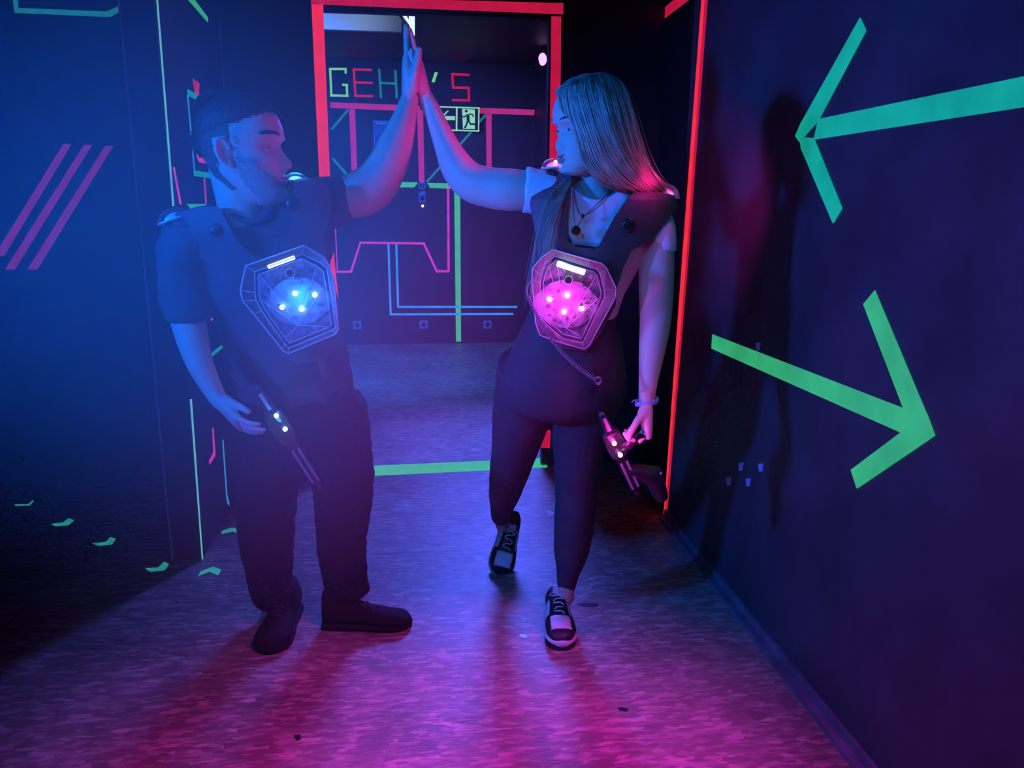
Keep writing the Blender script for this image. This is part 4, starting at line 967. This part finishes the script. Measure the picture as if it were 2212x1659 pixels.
def dome(parent, x, y, Y, r_px, m_base, lampmat=None, flat=.72, tilt=0, ledpos=()):
    c = PY(x, y, Y); r = r_px*scl(c); R3 = Matrix.Rotation(tilt, 3, 'Y')
    mb = MB(); mb.ball(c, (r, r, r*flat), 28, M=R3, half=True); d = mb.build('shoulder_dome', CLEAR, parent, smooth=True)
    mb = MB(); mb.tube([c+R3 @ V((math.cos(a)*r, math.sin(a)*r, 0)) for a in [2*PI*i/36 for i in range(37)]], .0028, seg=8, ends=False); mb.build('dome_rim', RIM, d, smooth=True)
    mb = MB(); mb.ball(c+R3 @ V((0, 0, .001)), (r*.62, r*.62, r*.40), 20, M=R3, half=True); mb.build('dome_reflector', lampmat or REFL, d, smooth=True)
    for i, q in enumerate(ledpos):
        mb = MB(); mb.ball(PY(q[0], q[1], Y-r*.80), .0048, 10); mb.build('led', q[2], d, smooth=True)
    return c

# man's vest
vm = thing('laser_tag_vest', PY(625, 650, 2.05), 'dark laser tag vest with clear chest unit of blue lights, on the man', 'vest', )
yv = lambda x, y: 2.165-.125*math.sqrt(max(0.0, 1-((x-(560+(y-450)*.22))/205)**2))+max(0, y-500)*.00042-.012
mb = sheet([(352, 478), (384, 458), (436, 446), (470, 445), (486, 470), (512, 520), (548, 552), (596, 552), (622, 520), (632, 470), (632, 410), (648, 390), (690, 388), (712, 404), (716, 450), (700, 520), (712, 580), (735, 660), (742, 742), (700, 778), (640, 786), (580, 752), (520, 690), (490, 620), (452, 566), (404, 548), (362, 540), (346, 510)], yv, .022)
h_ = mb.build('harness_front', FOAM, vm, smooth=False); b_ = h_.modifiers.new('b', 'BEVEL'); b_.width = .004; b_.limit_method = 'ANGLE'; b_.angle_limit = .9
mb = sheet([(400, 480), (430, 458), (470, 446), (620, 420), (670, 412), (690, 440), (680, 540), (690, 720), (620, 760), (530, 720), (470, 600), (410, 540)], lambda x, y: 2.275+max(0, y-500)*.0005-.05*((x-560)/160)**2, .02)
mb.build('harness_back', FOAM, vm)
for pts in ([(412, 484, 2.085), (408, 474, 2.12), (408, 470, 2.16), (412, 474, 2.20), (420, 486, 2.225)], [(672, 410, 2.09), (668, 396, 2.12), (666, 392, 2.17), (668, 398, 2.21), (670, 420, 2.235)]):
    mb = MB(); mb.tube([V(q) for q in crom([tuple(PY(*p)) for p in pts], 4)], .040, seg=14, ref=V((0, 0, 1)), ratio=.22); mb.build('shoulder_pad', FOAM, vm, smooth=True)
mb = MB()
mb.box(tuple(PY(690, 800, 2.215)), tuple(PY(704, 776, 2.20)))
mb.tube([V(q) for q in crom([tuple(PY(*p)) for p in [(694, 774, 2.12), (698, 800, 2.16), (704, 818, 2.2)]], 4)], .009, ratio=.25, seg=8)
mb.build('hanging_strap', WEB, vm)
chest_unit(vm, [(531, 574), (656, 530), (700, 556), (712, 574), (722, 607), (731, 712), (724, 722), (623, 764), (612, 758), (548, 678), (524, 650), (519, 627)],
           [(550, 587), (664, 545), (707, 581), (725, 710), (626, 754), (587, 711), (551, 645)], 2.045, 1.985, [(637, 634), (680, 637), (609, 664), (652, 668)], ((579, 577), (636, 556)), 8, (628, 589), LEDB, (.0, .16, 1), 5.0, .5, (1, -.55, .25))
dome(vm, 378, 474, 2.12, 35, FOAM, lamp_mat('blue_dome_highlight', (.0, .22, .9, 1), .55), tilt=-.32)  # highlight on the left dome painted as dim blue emission of its reflector
dome(vm, 640, 392, 2.16, 26, FOAM, lamp_mat('cyan_dome_light', (.2, .85, 1, 1), 1.6), tilt=.1)
for x, y in ((468, 498), (632, 440)):
    P = PY(x, y, yv(x, y)-.003); mb = MB(); mb.ball(P, (.017, .006, .017), 20); mb.build('strap_button', BLKPL, vm, smooth=True)
# woman's vest
vw = thing('laser_tag_vest', PY(1240, 650, 2.05), 'dark laser tag vest with clear chest unit glowing magenta, on the woman', 'vest')
ywf = lambda x, y: 2.150-.115*math.sqrt(max(0.0, 1-((x-(1300-(y-450)*.22))/175)**2))+max(0, y-560)*.00022-.012+max(0, min(80, 425-y))*.0013
mb = sheet([(1190, 352), (1214, 352), (1236, 380), (1229, 420), (1225, 470), (1226, 520), (1240, 532), (1284, 538), (1294, 530), (1326, 470), (1352, 432), (1372, 412), (1420, 414), (1458, 424), (1466, 446), (1440, 478), (1402, 522), (1366, 540), (1346, 580), (1334, 620), (1330, 660), (1300, 716), (1268, 760), (1210, 752), (1160, 725), (1150, 660), (1146, 600), (1165, 566), (1158, 510), (1144, 440), (1156, 396)], ywf, .022)
h_ = mb.build('harness_front', FOAM, vw); b_ = h_.modifiers.new('b', 'BEVEL'); b_.width = .004; b_.limit_method = 'ANGLE'; b_.angle_limit = .9
mb = sheet([(1190, 390), (1240, 384), (1300, 424), (1372, 418), (1415, 430), (1400, 490), (1350, 560), (1315, 640), (1305, 690), (1190, 690), (1180, 600), (1175, 450)], lambda x, y: 2.26-.035*((x-1290)/120)**2, .02)
mb.build('harness_back', FOAM, vw)
for pts in ([(1412, 442, 2.10), (1414, 434, 2.13), (1414, 432, 2.17), (1410, 436, 2.21), (1404, 448, 2.225)], [(1205, 405, 2.11), (1203, 396, 2.14), (1203, 394, 2.17), (1206, 400, 2.21), (1210, 412, 2.225)]):
    mb = MB(); mb.tube([V(q) for q in crom([tuple(PY(*p)) for p in pts], 4)], .032, seg=14, ref=V((0, 0, 1)), ratio=.22); mb.build('shoulder_pad', FOAM, vw, smooth=True)
chest_unit(vw, [(1193, 539), (1300, 569), (1310, 578), (1331, 622), (1330, 642), (1272, 748), (1262, 754), (1214, 741), (1166, 724), (1157, 698), (1149, 603), (1150, 580), (1170, 556)],
           [(1190, 551), (1294, 583), (1308, 637), (1284, 690), (1258, 742), (1208, 729), (1170, 690), (1161, 645), (1172, 580)], 2.035, 1.972, [(1188, 647), (1226, 639), (1219, 674), (1257, 667)], ((1205, 569), (1262, 588)), 13, (1226, 604), LEDM, (1, .0, .78), 1.6, .6, (-1, -.45, .25))
dome(vw, 1435, 420, 2.15, 33, FOAM, DOMEM, tilt=.22, ledpos=[(1420, 412, LEDM), (1450, 421, LEDM)])
dome(vw, 1196, 362, 2.15, 27, FOAM, DOMEM, tilt=-.1, ledpos=[(1200, 350, LEDM)])
for x, y in ((1192, 379), (1358, 486)):
    P = PY(x, y, ywf(x, y)-.003); mb = MB(); mb.ball(P, (.018, .006, .018), 20); o = mb.build('strap_button', BLKPL, vw, smooth=True)
    if x < 1200: text('3', P+V((0, -.0065, 0)), .02, GREYPL, 'button_numeral', o)
mb = MB()
path = [V(q) for q in crom([tuple(PY(*p)) for p in [(1148, 604, 2.0), (1138, 622, 1.985), (1140, 640, 1.975), (1152, 666, 1.96), (1178, 712, 1.945), (1215, 762, 1.935), (1255, 798, 1.93), (1288, 820, 1.93)]], 12)]
mb.tube(path[:26], .0018, seg=8)
seg_ = path[24:]; tot = [0]
for a, b in zip(seg_, seg_[1:]): tot.append(tot[-1]+(b-a).length)
hp = []; NT = 46; N_ = NT*10
for i in range(N_+1):
    d = tot[-1]*i/N_; k = max(j for j in range(len(tot)) if tot[j] <= d+1e-9); k = min(k, len(seg_)-2)
    f_ = (d-tot[k])/(tot[k+1]-tot[k]); c = seg_[k].lerp(seg_[k+1], f_); t = (seg_[k+1]-seg_[k]).normalized(); a = t.cross(V((0, -1, 0))).normalized(); b = a.cross(t)
    an = 2*PI*i/10; hp.append(c+(a*math.cos(an)+b*math.sin(an))*.0042)
mb.tube(hp, .0015, seg=6, ends=False)
mb.build('coiled_cord', mat('cord_rubber', (.28, .22, .28, 1), rough=.4), vw, smooth=True)
P = PY(1292, 822, 1.93); mb = MB(); mb.tube([P+V((math.cos(q)*.008, 0, math.sin(q)*.008)) for q in [2*PI*i/20 for i in range(21)]], .003, seg=8, ends=False); mb.build('cord_ring', METAL, vw, smooth=True)

# phasers
def phaser(base, label, ax0, ax1, Y0, Y1, leds, ledmat, ledcol, power, wd, cover):
    A, B = PY(*ax0, Y0), PY(*ax1, Y1); t = thing('laser_phaser', A.lerp(B, .5), label, 'phaser')
    D = (B-A); L = D.length; D.normalize(); S = D.cross(V((0, -1, 0))).normalized(); Nn = S.cross(D)
    def sec(f, w, h, off=0):
        c = A+D*(L*f)+S*off; return [c+S*(w*math.copysign(abs(math.cos(q))**.6, math.cos(q)))+Nn*(h*math.copysign(abs(math.sin(q))**.6, math.sin(q))) for q in [2*PI*i/20 for i in range(20)]]
    mb = MB(); mb.ring_loft([sec(*q) for q in [(0, .004, .004), (.03, .010, .010), (.12, .012, .014), (.2, .014, .016), (.24, wd, .020), (.50, wd, .020), (.55, .016, .016), (.75, .015, .014), (.92, .013, .012), (.94, .009, .009), (1, .008, .008)]])
    mb.build('phaser_body', BLKPL, t, smooth=False)
    for o_ in (-.011, .006):
        mb = MB(); mb.ring_loft([[A+D*(L*f)+S*(o_+x)+Nn*(.0165+z) for x, z in ((0, -.003), (.0065, -.003), (.0065, .0), (0, .0))] for f in (.58, .90)]); mb.build('side_strip', GREYPL, t)
    mb = MB(); mb.ring_loft([[A+D*(L*f)+S*(-.006+x)+Nn*(.0165+z) for x, z in ((0, -.006), (.009, -.006), (.009, .0), (0, .0))] for f in (.06, .21)])
    mb.build('side_strip', GREYPL, t)
    mb = MB(); mb.tube([A+D*(L*f)+Nn*.016 for f in (.27, .34, .42, .48)], [wd*.8, wd*.98, wd*.98, wd*.8], seg=20, ref=Nn, ratio=.55); mb.build('clear_cover', CLEAR, t, smooth=True)
    for x, y in leds:
        p = A.lerp(B, 0); pp = PY(x, y, (Y0+Y1)/2-.034); mb = MB(); mb.ball(pp, .0062, 14); mb.build('led', ledmat, t, smooth=True)
    x = sum(p[0] for p in leds)/2; y = sum(p[1] for p in leds)/2
    l = bpy.data.lights.new('led_light', 'POINT'); l.energy = power; l.color = ledcol; l.shadow_soft_size = .02
    o = bpy.data.objects.new('led_light', l); COL.objects.link(o); o.location = PY(x, y, (Y0+Y1)/2-.075)
    return t, A, D, S, Nn, L
t, A, D, S, Nn, L = phaser(None, 'black toy phaser with two blue lights hanging in front of the jeans', (552, 832), (697, 1056), 2.10, 2.16, [(597, 898), (616, 927)], LEDB, (.05, .38, 1), .5, .026, None)
mb = MB(); mb.tube([V(q) for q in crom([tuple(PY(*p)) for p in [(515, 815, 2.13), (508, 802, 2.12), (498, 806, 2.12), (508, 822, 2.11), (528, 838, 2.10), (548, 836, 2.10)]], 6)], .003, seg=8); mb.build('cable', WEB, t, smooth=True)
t, A, D, S, Nn, L = phaser(None, 'black toy phaser with two magenta lights held by the woman at her thigh', (1296, 890), (1378, 1066), 2.00, 2.02, [(1327, 958), (1340, 983)], LEDM, (1, .02, .5), .6, .026, None)
mb = MB(); mb.tube([A+D*(L*.45), (A+D*(L*.45)).lerp(PALM, .5)+V((0, -.02, 0)), PALM+V((0, -.03, 0)), PALM+V((0, .05, -.005))], [.014, .015, .014, .013], seg=16); mb.tube([A+D*(L*.7), PY(1412, 1028, 2.03), PY(1428, 1070, 2.05)], [.018, .031, .020], seg=16); mb.build('grip', BLKPL, t, smooth=True)
mb = MB(); mb.ball(PY(1428, 1023, 2.0), .0045, 10); mb.build('screw_head', METAL, t, smooth=True)

# ================================================================== LIGHT
def point(name, loc, power, color, rad=.1):
    l = bpy.data.lights.new(name, 'POINT'); l.energy = power; l.color = color; l.shadow_soft_size = rad
    o = bpy.data.objects.new(name, l); COL.objects.link(o); o.location = loc; return o
BLUE = (.0, .115, 1); MAG = (1, .0, .62)
spot('blue_stage_spot', (-2.0, .86, 1.7), (.60, 2.15, 1.22), 520, BLUE, 58, 1, .10)
spot('blue_haze_spot', (-1.25, .35, 2.2), (-.35, 2.0, 1.1), 58, (.0, .22, 1), 60, 1, .1)
spot('blue_front_spot', (-.75, -.35, 2.45), (.52, 2.15, 1.25), 85, (.0, .2, 1), 42, 1, .15)
spot('magenta_ceiling_spot', (.86, .95, 2.5), (.14, 1.42, 0), 360, (1, .01, .85), 52, 1, .2)
spot('violet_ceiling_spot', (.72, 6.3, 2.5), (.25, 3.1, 0), 1250, (.08, .11, 1), 62, .6, .5)
spot('back_room_blue_spot', (-1.2, 4.8, 2.4), (-.1, 7.8, .5), 800, (.0, .15, 1), 100, .8, .15)
point('shoulder_light', PY(1418, 392, 2.01), .34, (1, .01, .40), .03)
spot('shoulder_light', PY(1446, 402, 2.30), (1.129, 2.85, 1.38), 9, (1, .01, .6), 75, .9, .03)
spot('shoulder_light', PY(1172, 342, 2.10), PY(880, 120, 2.1), 3.5, (1, .0, .55), 110, .8, .03)
point('shoulder_light', PY(640, 375, 2.17), .3, (.02, .3, 1), .03)
spot('panel_fill_spot', (-.35, 4.75, 2.35), (-.35, 5.3, 2.5), 9, (.4, .62, 1), 80, 1, .1)  # added lamp without a fixture, brightens the pale bulkhead panel

# haze
def haze(name, dens, cloud=False):
    m = bpy.data.materials.new(name); m.use_nodes = True; nt = m.node_tree; nt.nodes.remove(nt.nodes['Principled BSDF'])
    s = nt.nodes.new('ShaderNodeVolumeScatter'); s.inputs['Color'].default_value = (1, 1, 1, 1); s.inputs['Density'].default_value = dens; s.inputs['Anisotropy'].default_value = .1
    if cloud:
        tc = nt.nodes.new('ShaderNodeTexCoord'); ln = nt.nodes.new('ShaderNodeVectorMath'); ln.operation = 'LENGTH'; nt.links.new(tc.outputs['Object'], ln.inputs[0])
        mr = nt.nodes.new('ShaderNodeMapRange'); mr.interpolation_type = 'SMOOTHERSTEP'; mr.inputs[1].default_value = 1; mr.inputs[2].default_value = 0; mr.inputs[3].default_value = 0; mr.inputs[4].default_value = dens
        nt.links.new(ln.outputs['Value'], mr.inputs[0]); nt.links.new(mr.outputs[0], s.inputs['Density'])
    nt.links.new(s.outputs[0], nt.nodes['Material Output'].inputs['Volume']); return m
mb = MB(); mb.ball((0, 0, 0), 1, 32); hz = mb.build('haze_cloud', haze('dense_haze', .5, True)); hz['kind'] = 'stuff'
hz.location = (-.36, 1.52, 1.28); hz.scale = (.80, .85, .85)
tag(hz, 'soft cloud of blue-lit stage haze in front of the bearded man', 'haze')
SC.cycles.volume_step_rate = 4
SC.cycles.volume_max_steps = 64
SC.cycles.use_light_tree = False; SC.cycles.max_bounces = 4; SC.cycles.diffuse_bounces = 2; SC.cycles.glossy_bounces = 3; SC.cycles.transmission_bounces = 3; SC.cycles.volume_bounces = 0; SC.cycles.transparent_max_bounces = 8
SC.cycles.use_adaptive_sampling = True; SC.cycles.adaptive_threshold = .05; SC.cycles.adaptive_min_samples = 12; SC.cycles.use_denoising = True; SC.cycles.caustics_reflective = False; SC.cycles.caustics_refractive = False; SC.cycles.sample_clamp_indirect = 4

w = bpy.data.worlds.new('world'); SC.world = w; w.use_nodes = True
w.node_tree.nodes['Background'].inputs[0].default_value = (.02, .04, .2, 1); w.node_tree.nodes['Background'].inputs[1].default_value = .0

cam = bpy.data.cameras.new('camera'); co = bpy.data.objects.new('camera', cam); COL.objects.link(co)
cam.sensor_width = 36; cam.lens = F/2212*36; cam.clip_start = .02; cam.clip_end = 60
co.matrix_world = Matrix.Translation(EYE) @ Matrix((RT, UP, -fw)).transposed().to_4x4()
SC.camera = co
SC.view_settings.view_transform = 'Standard'; SC.view_settings.look = 'None'; SC.view_settings.exposure = 0; SC.view_settings.gamma = 1
SC.view_settings.use_curve_mapping = False
